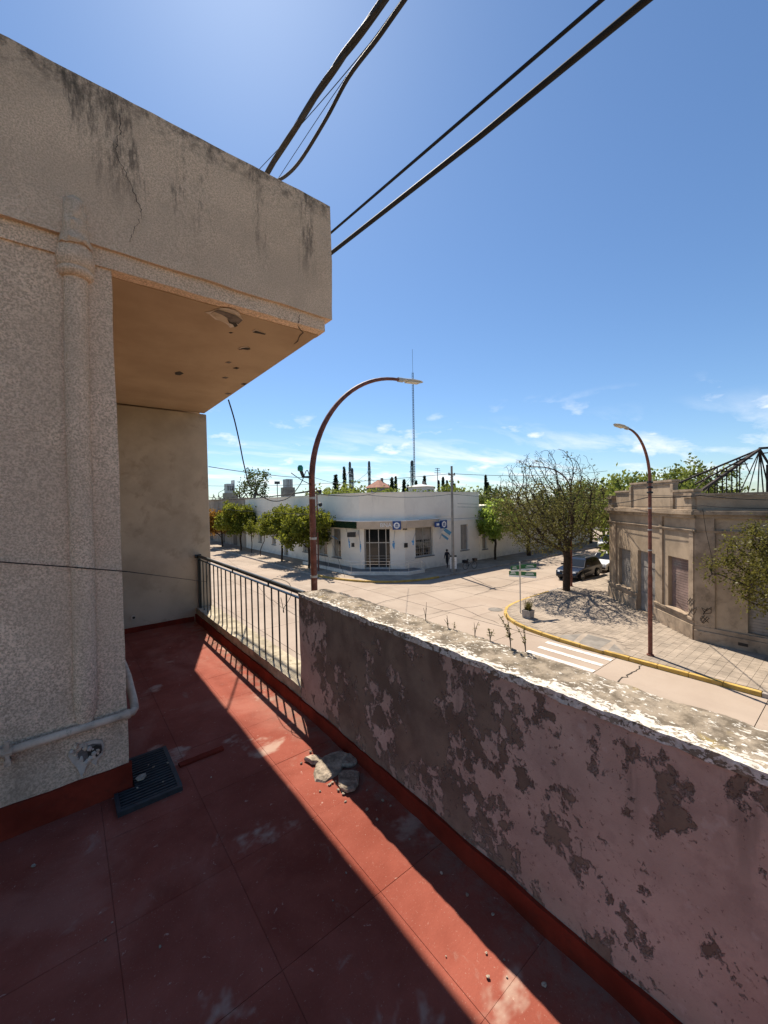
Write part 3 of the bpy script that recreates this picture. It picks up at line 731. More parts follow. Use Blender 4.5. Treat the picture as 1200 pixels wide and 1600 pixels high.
slabrock('plaster_slab', 'smaller plaster lump wedged behind the largest fallen slab', fl(548,1190,ZF+.002), .07,.055,.022, .2, 9.2, (.1,.1))
for q in range(14):
    a_, b_ = RND.uniform(470,610), 0; b_ = 1165+(a_-470)*.72+RND.uniform(-12,40)
    rock('plaster_chip', 'small plaster crumb beside the fallen slabs at the wall foot', fl(a_,b_), RND.uniform(.004,.013), q+71., MAT['rubble'], .5, 'plaster crumbs beside the fallen slabs')
rock('plaster_lump', 'fist sized pale plaster piece lying on the black drain grate', (.30,2.66,ZF+.021), .030, 3.3, MAT['rubble'], .5)
chips = [(240,1200,.010),(262,1193,.008),(215,1232,.007),(232,1196,.006),(255,1222,.006),(275,1190,.006),(330,1215,.005)]
for q, (a, b, r) in enumerate(chips): rock('plaster_chip', 'tiny plaster crumb scattered around the drain grate', fl(a,b,ZF+(.021 if a < 268 else 0)), r, q+11., MAT['rubble'], .6, 'plaster crumbs around the drain')
strip = [(500,1237,.012),(509,1255,.008),(541,1365,.009),(440,1342,.014),(520,1408,.008),(608,1362,.007),(762,1528,.012),(778,1535,.010),(792,1527,.007),(800,1555,.008),(760,1490,.009),(745,1472,.010),(697,1495,.006),(682,1523,.016),(788,1500,.008),(590,1245,.009),(610,1260,.012),(625,1300,.013),(640,1312,.010),(655,1330,.012),(690,1365,.012),(700,1380,.010),(730,1400,.015),(820,1500,.016),(850,1540,.016),(470,1445,.007),(250,1480,.010),(190,1450,.009),(175,1442,.006),(340,1452,.009),(52,1355,.018),(62,1352,.012),(165,1470,.008),(400,1530,.008),(770,1430,.012)]
for q, (a, b, r) in enumerate(strip[::2]): rock('plaster_chip', 'small loose plaster chip lying on the red terrace floor', fl(a,b), r*.6, q+31., MAT['rubble'], .55, 'plaster chips on the terrace floor')

# weeds rooted on the outer edge of the parapet
def weed(label, px, py, hgt, nst, leafy, seed):
    rr = random.Random(seed); b = at(px, py, Z=5.72); b.x = max(b.x, 1.58)
    t = thing('weed', label, 'weed', b, 0, 'weeds on the parapet')
    st = MB(); lf = MB()
    for s_ in range(nst):
        dx, dy = rr.uniform(-.35,.35), rr.uniform(-.35,.35); hh = hgt*rr.uniform(.6,1); P = []
        for i in range(6):
            u = i/5; P.append((dx*hh*u*u, dy*hh*u*u, hh*u))
        st.tube(P, [.0022*(1-.6*i/5) for i in range(6)], 5)
        for k in range(leafy):
            u = rr.uniform(.3,1); c = Vector((dx*hh*u*u, dy*hh*u*u, hh*u)); d = Vector((rr.uniform(-1,1), rr.uniform(-1,1), rr.uniform(-.2,.8))).normalized(); w = d.cross(Vector((0,0,1))).normalized(); L = rr.uniform(.010,.019)
            lf.add([c, c+d*L*.5+w*L*.3, c+d*L, c+d*L*.5-w*L*.3], [(0,1,2,3)])
    st.build('stem', MAT['bark'], t, True, True)
    if lf.v: lf.build('leaves', MAT['leaf_weed'], t, False, True)
weed('leafiest olive weed growing on the parapet edge, in front of the crossing', 793, 1014, .17, 4, 16, 1)
weed('leafy weed leaning right, nearest on the parapet edge', 815, 1022, .15, 3, 9, 2)
weed('low leafy weed tuft just left of the leafiest parapet weed', 763, 1003, .08, 3, 8, 3)
weed('dry forked twig weed, farthest along the parapet edge', 660, 972, .11, 4, 0, 4)
weed('thin dry weed pair between the forked twig and the leafy weeds', 695, 983, .07, 3, 2, 5)
weed('single dry stalk with a few buds on the parapet edge', 735, 997, .08, 2, 3, 6)
weed('short dry weed beside the thin pair on the parapet', 707, 985, .055, 2, 4, 7)

# ------------------------------------------------------------------ building parts helpers
def wall_open(mb, o, u, n, L, z0, z1, opens, depth):
    """front face of a wall with recessed openings; o at z=0, u along, n outward"""
    o, u, n = Vector(o), Vector(u).normalized(), Vector(n).normalized(); up = Vector((0,0,1))
    us = sorted({0.0, L, *[a for q in opens for a in q[:2]]}); zs = sorted({z0, z1, *[a for q in opens for a in q[2:4]]})
    def P(a, z, d=0): return o+u*a+up*z-n*d
    flip = u.cross(up).dot(n) < 0
    def quad(a, b, c, d):
        if flip: mb.quad(a, d, c, b)
        else: mb.quad(a, b, c, d)
    for a, b in zip(us[:-1], us[1:]):
        for c, d in zip(zs[:-1], zs[1:]):
            m_ = ((a+b)/2, (c+d)/2)
            if any(q[0] < m_[0] < q[1] and q[2] < m_[1] < q[3] for q in opens): continue
            quad(P(a,c), P(b,c), P(b,d), P(a,d))
    for a, b, c, d in [q[:4] for q in opens]:
        quad(P(a,c), P(a,d), P(a,d,depth), P(a,c,depth)); quad(P(b,d), P(b,c), P(b,c,depth), P(b,d,depth))
        quad(P(a,d), P(b,d), P(b,d,depth), P(a,d,depth)); quad(P(b,c), P(a,c), P(a,c,depth), P(b,c,depth))
    return P
def plate(mb, P, a, b, c, d, d0, d1):
    """box on a wall frame: along a..b, height c..d, depth d0 (outer, negative = proud) .. d1"""
    q = [P(a,c,d0), P(b,c,d0), P(a,d,d0), P(a,c,d1)]
    mb.obox(q[0], q[1]-q[0], q[2]-q[0], q[3]-q[0])

# ------------------------------------------------------------------ the white bank on the corner
bank = thing('bank_building', 'white single storey corner bank with blue square sign over its door', 'building', (23,29,0))
UP = Vector((0,0,1)); ZB = 7.22
cA, cB = Vector((20.6,29.15,0)), Vector((23.45,26.3,0))
wb = MB()
LeftL = 58.0-29.15
Lops = [(32.35-29.15, 33.9-29.15, 1.1, 3.9), (34.9-29.15, 36.9-29.15, 1.1, 3.9), (39.0-29.15, 40.2-29.15, 1.1, 3.6), (44.0-29.15,45.1-29.15,.2,2.9), (47.5-29.15,48.7-29.15,1.3,3.4), (52.0-29.15,53.2-29.15,1.3,3.4)]
PL = wall_open(wb, cA, (0,1,0), (-1,0,0), LeftL, 0, ZB+.05, Lops, .28)
ud = (cB-cA).normalized(); Lc = (cB-cA).length; nd = Vector((-1,-1,0)).normalized()
u0, u1 = .38, 2.72
Cops = [(u0, u1, .45, 4.05)]
PC = wall_open(wb, cA, ud, nd, Lc, 0, ZB, Cops, .55)
RightL = 34.0-23.45
Rops = [(24.75-23.45, 27.05-23.45, 1.35, 4.05), (31.0-23.45, 32.2-23.45, 1.4, 4.0)]
PR = wall_open(wb, cB, (1,0,0), (0,-1,0), RightL, 0, ZB, Rops, .28)
# roof, rear and east sides
wb.add([(20.6,58,ZB-.5),(20.6,29.15,ZB-.5),(23.45,26.3,ZB-.5),(34,26.3,ZB-.5),(34,58,ZB-.5)], [(0,1,2,3,4)])
wb.quad((34,26.3,0),(34,58,0),(34,58,ZB),(34,26.3,ZB)); wb.quad((34,58,0),(20.6,58,0),(20.6,58,ZB),(34,58,ZB))
for a, b in (((20.6,58),(20.6,29.15)),((20.6,29.15),(23.45,26.3)),((23.45,26.3),(34,26.3))):
    d = Vector((b[0]-a[0], b[1]-a[1], 0)).normalized(); nn = Vector((-d.y, d.x, 0))
    wb.quad((a[0]+nn.x*.25,a[1]+nn.y*.25,ZB-.5),(b[0]+nn.x*.25,b[1]+nn.y*.25,ZB-.5),(b[0]+nn.x*.25,b[1]+nn.y*.25,ZB),(a[0]+nn.x*.25,a[1]+nn.y*.25,ZB))
wb.build('wall', MAT['bank_wall'], bank)
def cap_strip(a, b, w0, w1, z0, z1, name, mat, par_):
    a, b = Vector((*a,0)), Vector((*b,0)); d = (b-a).normalized(); nn = Vector((-d.y,d.x,0))
    m = MB(); m.obox(a+nn*w0+UP*z0, b-a, nn*(w1-w0), UP*(z1-z0)); return m.build(name, mat, par_)
cap_strip((20.6,58),(20.6,29.14),-.06,.30,ZB+.002,ZB+.07,'parapet_cap',MAT['bank_trim'],bank)
cap_strip((20.6,29.15),(23.45,26.3),-.06,.30,ZB+.003,ZB+.072,'parapet_cap',MAT['bank_trim'],bank)
cap_strip((23.45,26.3),(34.05,26.3),-.06,.30,ZB+.004,ZB+.074,'parapet_cap',MAT['bank_trim'],bank)
# canopy: thin slab with sign bands
can = MB(); can.prism([(20.58,35.2),(20.05,35.2),(20.05,28.85),(23.15,25.75),(27.4,25.75),(27.4,26.32),(23.46,26.32),(20.62,29.16)], 4.72, 4.79)
can.build('canopy_slab', MAT['bank_trim'], bank)
MB().box(20.06,20.12,28.95,34.9,4.10,4.715).build('fascia_panel', MAT['greenglass'], bank)
sb = MB(); a, b = Vector((20.07,28.84,4.08)), Vector((23.14,25.77,4.08)); sb.obox(a, b-a, Vector((.06,.06,0)), UP*.635)
sbo = sb.build('sign_band', MAT['bank_band'], bank)
MB().box(23.15,27.38,25.77,25.83,4.08,4.715).build('sign_band', MAT['bank_band'], bank)
MB().box(27.42,33.98,26.22,26.32,4.42,4.58).build('string_moulding', MAT['bank_trim'], bank)
MB().box(20.54,20.62,35.3,57.9,4.42,4.55).build('string_moulding', MAT['bank_trim'], bank)
MB().box(27.42,33.98,26.26,26.32,4.95,5.0).build('string_moulding', MAT['bank_wall'], bank)
# letters and square logo
def on_wall_text(txt, size, c, u, n, mat, name, parent, depth=.012):
    vs_, fs_ = text_mb(txt, size, depth); u = Vector(u).normalized(); n = Vector(n).normalized()
    m = MB(); m.add([Vector(c)+u*v.x+UP*v.y+n*v.z for v in vs_], fs_); return m.build(name, mat, parent)
band_n = nd; bu = ud
mid = Vector((20.07,28.84,0)); 
def band_pt(px, py): 
    d = ray(px, py); p0 = np.array([20.07,28.84,0]); n = np.array([1,1,0.]); t = ((p0-CAM)@n)/(d@n); return Vector(CAM+t*d)
pT = band_pt(603, 825); on_wall_text('BNA', .52, (pT.x-.02,pT.y-.02,4.22), bu, nd, MAT['white'], 'letters', sbo)
pq = band_pt(620, 821)
lg = MB(); lg.obox(pq-bu*.36-UP*.37+nd*.03, bu*.72, UP*.74, nd*.07); lgo = lg.build('logo_board', MAT['blue'], bank)
def disc(c, u, n, r, th, k=24):
    c, u, n = Vector(c), Vector(u), Vector(n); V = [c+n*th+u*r*math.cos(2*math.pi*i/k)+UP*r*math.sin(2*math.pi*i/k) for i in range(k)]+[c+u*r*math.cos(2*math.pi*i/k)+UP*r*math.sin(2*math.pi*i/k) for i in range(k)]
    return MB().add(V, [tuple(range(k))]+[(i,(i+1)%k,k+(i+1)%k,k+i) for i in range(k)])
def logo_face(c, u, n, s, parent):
    disc(Vector(c)+n*.002, u, n, .27*s, .012).build('logo_disc', MAT['white'], parent)
    m = MB(); c = Vector(c)+n*.015
    m.obox(c-u*.15*s-UP*.15*s, u*.30*s, UP*.04*s, n*.008)
    for k in (-1,0,1): m.obox(c+u*(k*.10-.03)*s-UP*.10*s, u*.06*s, UP*.15*s, n*.008)
    m.add([c-u*.17*s+UP*.06*s+n*.008, c+u*.17*s+UP*.06*s+n*.008, c+UP*.18*s+n*.008], [(0,1,2)])
    m.build('logo_mark', MAT['blue'], parent)
logo_face(pq+nd*.10, bu, nd, 1.0, lgo)
# second blue sign, projecting from the canopy end on the side street
ps = at(692, 819, Y=25.6)
s2 = MB().box(ps.x-.05, ps.x+.05, 25.0, 26.2, ps.z-.36, ps.z+.36)
s2 = MB().box(ps.x-.42, ps.x+.42, 25.45, 25.55, ps.z-.38, ps.z+.38).build('projecting_sign', MAT['blue'], bank)
logo_face(Vector((ps.x,25.45,ps.z)), Vector((1,0,0)), Vector((0,-1,0)), 1.05, s2)
MB().box(ps.x-1.15, ps.x-.44, 25.52, 25.58, ps.z-.22, ps.z+.24).build('sign_wing', MAT['blue'], s2)
MB().box(ps.x-.95, ps.x-.60, 25.505, 25.519, ps.z-.09, ps.z+.12).build('sign_patch', MAT['white'], s2)
MB().box(ps.x-.02, ps.x+.02, 25.55, 26.3, ps.z-.02, ps.z+.02).build('sign_arm', MAT['black'], s2)
MB().box(ps.x+.28, ps.x+.32, 25.52, 26.3, ps.z+.2, ps.z+.24).build('sign_arm', MAT['black'], s2)
# door: aluminium glazing in the recess
dr = MB(); plate(dr, PC, u0, u1, .45, 4.05, .50, .56); dro = dr.build('door', MAT['glass'], bank)
def frames(P, us, zs, a0, a1, c0, c1, d0, d1, w, name, mat, parent):
    for u_ in us:
        m = MB(); plate(m, P, u_-w/2, u_+w/2, c0, c1, d0, d1); m.build(name, mat, parent)
    for z_ in zs:
        m = MB(); plate(m, P, a0, a1, z_-w/2, z_+w/2, d0-.003, d1); m.build(name, mat, parent)
frames(PC, [u0+.05, u0+.42, u0+1.25, u1-.42, u1-.05], [.50, 2.75, 4.0], u0, u1, .45, 4.05, .45, .51, .07, 'door_frame', MAT['frame_metal'], dro)
m = MB(); plate(m, PC, u0+1.28, u1-.45, .5, 2.7, .48, .515); m.build('open_leaf', MAT['black'], dro)
for z_ in (1.05, 1.3, 1.55): 
    m = MB(); plate(m, PC, u0+.08, u1-.08, z_-.012, z_+.012, .42, .44); m.build('door_bar', MAT['frame_metal'], dro)
# windows
def window(P, op, parent, kind='glass', bars=True, sill=True, fr=MAT['frame_metal']):
    a, b, c, d = op[:4]
    m = MB(); plate(m, P, a, b, c, d, .24, .285); w = m.build('window', MAT['shutter'] if kind != 'glass' else MAT['glass'], parent)
    frames(P, [a+.04, (a+b)/2, b-.04], [c+.04, d-.04], a, b, c, d, .20, .245, .06, 'window_frame', fr, w)
    if kind == 'half':
        m = MB(); plate(m, P, a+.07, b-.3, c+.08, c+(d-c)*.56, .222, .24); m.build('pane', MAT['glass'], w)
    if bars:
        k = max(3, int((b-a)/.28))
        for i in range(1, k):
            m = MB(); u_ = a+(b-a)*i/k; plate(m, P, u_-.009, u_+.009, c, c+(d-c)*(.56 if kind == 'half' else 1), .10, .118); m.build('grille_bar', MAT['frame_metal'], w)
        for z_ in ((c+.3, c+.8, c+1.3) if kind == 'half' else (c+(d-c)/3, c+2*(d-c)/3)):
            m = MB(); plate(m, P, a, b, z_-.012, z_+.012, .095, .122); m.build('grille_bar', MAT['frame_metal'], w)
    if sill:
        m = MB(); plate(m, P, a-.10, b+.10, c-.09, c-.002, -.07, .1); m.build('sill', MAT['granite'], w)
window(PL, Lops[0], bank, 'shutter', False); window(PL, Lops[1], bank, 'shutter', False)
window(PL, Lops[2], bank, 'shutter', False); window(PL, Lops[3], bank, 'shutter', False, False); window(PL, Lops[4], bank, 'shutter', False); window(PL, Lops[5], bank, 'shutter', False)
window(PR, Rops[0], bank, 'half', True); window(PR, Rops[1], bank, 'shutter', False)
for op in (Lops[0], Lops[1]):   # tall dark glazed strip in the shuttered windows
    m = MB(); plate(m, PL, op[0]+.35, op[0]+.95, op[2]+.1, op[2]+1.6, .228, .243); m.build('pane', MAT['glass'], bank)
# wall plates, camera, light
def cham(px, py, dd=0.0):
    d = ray(px, py); p0 = np.array([cA.x,cA.y,0]); n = np.array([1,1,0.]); t = ((p0-CAM)@n)/(d@n); return Vector(CAM+t*d)+nd*dd
for (px_, py_, w_, h_, nm) in ((551.5,851.5,.28,.36,'wall_plaque'),):
    c = cham(px_, py_, .002); MB().obox(c-ud*w_/2-UP*h_/2, ud*w_, UP*h_, nd*.04).build(nm, MAT['black'], bank)
c = at(634, 852, Y=26.3); MB().box(c.x-.20,c.x+.20,26.25,26.297,c.z-.2,c.z+.2).build('wall_plaque', MAT['black'], bank)
c = cham(550, 835, .002); MB().obox(c-ud*.35-UP*.2, ud*.7, UP*.42, nd*.5).build('air_unit', MAT['black'], bank)
c = at(633, 826.5, Y=26.1); MB().box(c.x-.1,c.x+.1,25.95,26.297,c.z-.07,c.z+.07).build('wall_camera', MAT['black'], bank)
# entrance ramp and handrail
rp = MB(); outer = [(19.15,37.5),(19.15,28.6),(22.75,25.0),(24.6,25.0),(24.6,26.29),(23.44,26.29),(20.59,29.14),(20.59,37.5)]
rpo = rp.prism(outer, .10, .42).build('entrance_ramp', MAT['bank_wall'], bank)
MB().prism([(19.35,37.5),(19.35,28.68),(22.83,25.2),(24.5,25.2),(24.5,26.28),(23.43,26.28),(20.58,29.13),(20.58,37.5)], .421, .435).build('ramp_paving', MAT['granite'], rpo)
hr = MB(); hp = [(19.25,36.5),(19.25,28.64),(22.79,25.1),(24.3,25.1)]
for z_ in (1.05, 1.30): hr.tube([(p[0],p[1],z_) for p in hp]+[(24.75,25.1,z_-.35),(24.75,25.1,.35)], .022, 6)
hr.build('handrail', MAT['steel'], rpo, True)
for p in [(19.25,36.5),(19.25,34.5),(19.25,32.5),(19.25,30.5),(19.25,28.64),(20.43,27.46),(21.61,26.28),(22.79,25.1),(24.3,25.1)]:
    MB().tube([(p[0],p[1],.42),(p[0],p[1],1.3)], .02, 6).build('handrail_post', MAT['steel'], rpo)
# lower wing beside the bank
wing = thing('low_white_wing', 'lower white wall continuing along the side street behind the lime tree', 'building', (40,26.3,0))
wv = MB(); PW = wall_open(wv, (34.02,26.3,0), (1,0,0), (0,-1,0), 26, 0, 5.75, [(34.5-34.02,35.3-34.02,1.2,4.0)], .25)
wv.quad((60.02,26.3,0),(60.02,40,0),(60.02,40,5.75),(60.02,26.3,5.75)); wv.quad((34.02,26.3,5.75),(60.02,26.3,5.75),(60.02,40,5.75),(34.02,40,5.75))
wv.build('wall', MAT['bank_wall'], wing); window(PW, (34.5-34.02,35.3-34.02,1.2,4.0), wing, 'shutter', False)
MB().box(34.05,60.0,26.2,26.45,5.752,5.86).build('coping', MAT['bank_trim'], wing)
# flags leaning out from the bank on short poles
def flag(label, foot, tip, drop, width, seed, openf=False):
    foot, tip = Vector(foot), Vector(tip); t = thing('flag', label, 'flag', foot, 0, 'flags on the bank')
    MB().tube([foot, tip], .022, 6).build('pole', MAT['frame_metal'], t, True)
    d = (foot-tip).normalized(); m = MB(); rr = random.Random(seed); V = []; n1, n2 = 9, 12
    side = Vector((d.y,-d.x,0)); side = side.normalized() if side.length > .01 else Vector((1,0,0))
    for i in range(n1):
        for j in range(n2+1):
            u = i/(n1-1); v = j/n2
            hang = tip + d*width*u*(.55 if not openf else 1)
            p = hang + Vector((0,0,-1))*drop*v*(1 if not openf else .55) + side*(.07*math.sin(9*u+3*v+seed)+(.0 if not openf else drop*.8*v)) + Vector((.03*math.sin(7*u+seed), .05*math.cos(8*u+2*v), 0))
            V.append(p)
    F = []; mi = []
    for i in range(n1-1):
        for j in range(n2):
            F.append((i*(n2+1)+j, (i+1)*(n2+1)+j, (i+1)*(n2+1)+j+1, i*(n2+1)+j+1)); mi.append(1 if n1/3 <= i+.5 < 2*n1/3 else 0)
    m.add(V, F); m.m = mi; m.build('cloth', [MAT['flagblue'], MAT['white']], t, True)
c1 = cham(560,828,.02); flag('limp blue and white flag just left of the bank door', c1+UP*-.0, cham(566,850,.9), .7, .8, 1)
c1 = at(541,826,X=20.6); flag('limp flag on the left flank of the bank, beside the dark air unit', c1+Vector((-.02,0,0)), at(546,846,X=19.7), .6, .8, 2)
c1 = at(512,832,X=20.6); flag('grey white flag blown sideways at the far left end of the canopy', c1+Vector((-.02,0,0)), at(520,838,X=19.7), .6, .9, 3, True)
c1 = cham(617,829,.02); flag('narrow furled flag below the square blue sign', c1, cham(616,848,.7), .5, .5, 4)
c1 = at(651,827,Y=26.28); flag('thin furled flag between the plaque and the barred window', c1, at(645,845,Y=25.5), .4, .3, 5)
c1 = at(687,842,Y=26.28); flag('open blue and white flag below the projecting blue sign', c1, at(694,824,Y=25.3), .9, 1.1, 6, True)

# ------------------------------------------------------------------ old corner building with the burnt roof
cor = thing('corner_building', 'old tan corner shop with stepped parapet and boarded openings', 'building', (21.3,5.0,0))
E0, E1 = Vector((21.25,4.95,0)), Vector((27.0,10.7,0)); ue = (E1-E0).normalized(); ne = Vector((-1,1,0)).normalized(); LE = (E1-E0).length
q2 = math.sqrt(2); ZC = 5.72
cops = [(.30*q2,1.36*q2,1.15,3.57), (2.14*q2,3.32*q2,.22,3.5), (3.88*q2,4.85*q2,1.17,3.38)]
cw = MB(); PE = wall_open(cw, E0, ue, ne, LE, 0, ZC, cops, .22)
PF = wall_open(cw, E0, (0,-1,0), (-1,0,0), 19, 0, ZC, [(1.72,3.3,.85,3.5),(5.2,6.8,.85,3.5)], .22)
cw.quad((27.0,10.7,0),(60,10.7,0),(60,10.7,ZC),(27.0,10.7,ZC)); cw.quad((21.25,-14.05,0),(60,-14,0),(60,-14,ZC),(21.25,-14.05,ZC))
cw.quad((60,10.7,0),(60,-14,0),(60,-14,ZC),(60,10.7,ZC))
cw.build('wall', MAT['corner'], cor)
def molding(a0, a1, P, c, d, pr, name='cornice', mat=None, extra=0.0):
    m = MB(); plate(m, P, a0, a1, c, d, -pr, .02); return m.build(name, mat or MAT['corner_trim'], cor, bevel=.012)
# cornices wrap the corner; chamfer and street face, each course a little prouder than the next
for c, d, pr in ((5.45,5.60,.12),(5.60,5.76,.26),(5.762,5.82,.20),(4.84,4.90,.07),(4.902,4.95,.10)):
    molding(-.08-pr*.4, LE+.1, PE, c, d, pr); molding(-.08, 19, PF, c+.003, d+.003, pr-.003)
# plinths
molding(0, cops[1][0], PE, .142, .78, .10, 'plinth'); molding(0, cops[1][0], PE, .78, .98, .06, 'plinth'); molding(0, cops[1][0], PE, .98, 1.10, .12, 'sill_course')
molding(cops[1][1], LE, PE, .142, .78, .10, 'plinth'); molding(cops[1][1], LE, PE, .78, .98, .06, 'plinth'); molding(cops[1][1], LE, PE, .98, 1.10, .12, 'sill_course')
molding(0, 19, PF, .142, .62, .13, 'plinth'); molding(0, 19, PF, .62, .80, .08, 'plinth')
# pilasters
for a0, a1 in ((.0,.30),(1.62*q2,1.78*q2),(5.05*q2,5.35*q2)): molding(a0, a1, PE, 1.10, 4.84, .07, 'pilaster')
for a0, a1 in ((0,.70),(4.0,4.7)): molding(a0, a1, PF, .80, 4.84, .07, 'pilaster')
for a0, a1 in ((1.62*q2,1.78*q2),): molding(a0-.02, a1+.02, PE, 4.95, 5.45, .10, 'bracket')
molding(.02,.68, PF, 4.953, 5.45, .10, 'bracket')
# boarded openings
def boarded(P, op, mat, slats):
    a, b, c, d = op; m = MB(); plate(m, P, a, b, c, d, .18, .225); w = m.build('shutter', mat, cor)
    k = int((d-c)/.12) if slats else 0
    for i in range(k):
        m = MB(); plate(m, P, a+.02, b-.02, c+i*(d-c)/k+.012, c+(i+1)*(d-c)/k-.012, .160+RND.uniform(-.004,.004), .181); m.build('slat', mat, w)
    if not slats:
        mid_ = (a+b)/2
        for aa, bb in ((a+.03,mid_-.015),(mid_+.015,b-.03)):
            for cc, dd in ((c+.05,c+(d-c)*.3),(c+(d-c)*.33,c+(d-c)*.72),(c+(d-c)*.75,d-.04)):
                m = MB(); plate(m, P, aa, bb, cc, dd, .155, .181); m.build('door_panel', mat, w)
MAT['board'] = simple('grey_weathered_board', (.25,.225,.20), .85, .3, 1.5, .3, dirt=(.16,.13,.105))
MAT['rustboard'] = simple('faded_reddish_shutter', (.24,.165,.14), .8, .3, .9, .2, dirt=(.26,.24,.21))
boarded(PE, cops[0], MAT['rustboard'], True); boarded(PE, cops[1], MAT['board'], False); boarded(PE, cops[2], MAT['board'], True)
boarded(PF, (1.72,3.3,.85,3.5), MAT['board'], True); boarded(PF, (5.2,6.8,.85,3.5), MAT['board'], True)
for op in (cops[0], cops[2]): molding(op[0]-.05, op[1]+.05, PE, op[2]-.045, op[2]-.001, .16, 'sill')
# stepped parapet
def para(a0, a1, ztop, P, capw, name='parapet_step', th=.24, z0=5.80):
    m = MB(); plate(m, P, a0, a1, z0, ztop, .02, .02+th); o = m.build(name, MAT['corner'], cor)
    m = MB(); plate(m, P, a0-.06, a1+.06, ztop+.002, ztop+.10, -.06, .08+th); m.build('parapet_cap', MAT['corner_trim'], o)
    m = MB(); plate(m, P, a0-.02, a1+.02, ztop-.12, ztop, -.02, .02+th+.02); m.build('parapet_band', MAT['corner_trim'], o)
para(.05, 1.10*q2, 6.62, PE, .1); para(1.13*q2, 3.80*q2, 7.12, PE, .1); para(3.83*q2, 5.10*q2, 6.72, PE, .1)
para(.05, 19, 6.42, PF, .1)
molding(1.02*q2, 1.18*q2, PE, 5.80, 7.0, .06, 'pilaster'); molding(3.74*q2, 3.90*q2, PE, 5.80, 7.0, .06, 'pilaster')
# pedestals with small caps at both ends of the stepped parapet
for a_, P_ in ((5.28*q2, PE), (.02, PE)):
    m = MB(); plate(m, P_, a_, a_+.50, 5.80, 6.35, -.12, .40); o = m.build('pedestal', MAT['corner_trim'], cor)
    m = MB(); plate(m, P_, a_-.08, a_+.58, 6.35, 6.45, -.20, .48); plate(m, P_, a_-.02, a_+.52, 6.452, 6.55, -.14, .42); m.build('pedestal_cap', MAT['corner_trim'], o)
# scribbled tag marks beside the shutter
rr = random.Random(3)
for q, c0_ in enumerate([(1082,940),(1084,955),(1105,955),(1100,968)]):
    on = PE if q < 2 else None
    pts = []
    for k in range(9):
        px_, py_ = c0_[0]+7*math.sin(k*1.3+q)+rr.uniform(-2,2), c0_[1]+6*math.cos(k*1.9+q)
        if on:
            d = ray(px_,py_); n = np.array([1,-1,0.]); p0 = np.array([21.25,4.95,0]); t = ((p0-CAM)@n)/(d@n); pts.append(Vector(CAM+t*d)+ne*.075)
        else: pts.append(at(px_,py_,X=21.17))
    MB().tube(pts, .012, 4).build('scribble', MAT['crack'], cor)
MB().box(21.11,21.14,3.2,3.5,.33,.45).build('vent_hole', MAT['crack'], cor)

# burnt-out steel roof frame behind the parapet
tr = thing('roof_frame', 'rusted bare steel roof skeleton rising behind the corner parapet', 'roof frame', (28,4,5.6))
def rd(px, py, s): d = ray(px, py); return Vector(CAM + d*s)
apex = rd(1187,702,33.0); 
def sc_(p, s): return rd(p[0], p[1], s)
memb = []
def strut(name, a, b, w=.12, h=.16): MB().bar(a, b, w*.72, h*.72).build(name, MAT['rust'], tr)
ridge2 = rd(1290,694,33.5)
strut('ridge_beam', apex+Vector((0,0,.08)), ridge2, .25, .25); strut('ridge_beam', apex-Vector((0,0,.35)), ridge2-Vector((0,0,.3)), .1, .12)
feet = [((1066,752),30.5), ((1088,756),31.5), ((1098,764),28.5)]
F0 = rd(1062,754,30.5); F1 = rd(1086,757,32.0); F2 = rd(1097,766,28.5)
strut('rafter', apex, F0, .12, .18); strut('rafter', apex+Vector((.05,0,-.05)), F1, .12, .16); strut('rafter', apex, F2, .22, .26)
def drop(p, z): return Vector((p.x,p.y,z))
zl = 6.3
for rf, ts in ((F0,(.55,.30)),(F1,(.52,.36)),(F2,(.38,.52,.68,.80,.9))):
    for t in ts:
        p = apex.lerp(rf, t); strut('post', p, drop(p, zl), .10, .10)
for rf in (F0, F1):
    p = apex.lerp(rf, .55); strut('brace', p, drop(apex.lerp(rf,.85), zl+.4), .07, .07); strut('brace', drop(p, zl+.5), apex.lerp(rf,.8), .06, .06)
for px_ in (1155,1168,1184,1193,1203): strut('hanger', apex-Vector((0,0,.1)), rd(px_,772,33.5), .11 if px_ > 1180 else .07, .09)
strut('brace', apex, rd(1203,728,33), .16, .18); strut('post', rd(1199,726,33), rd(1199,772,33), .22, .22)
strut('brace', apex.lerp(F2,.30), rd(1172,740,33), .07, .07)
for t, l in ((.30,.9),(.44,1.2),(.60,1.0),(.72,.8)):   # purlin stubs left on the heavy rafter
    p = apex.lerp(F2, t)+Vector((0,0,.1)); strut('purlin_stub', p-Vector((.3,-.3,0))*l, p+Vector((.5,-.7,.02))*l*.7, .14, .12)

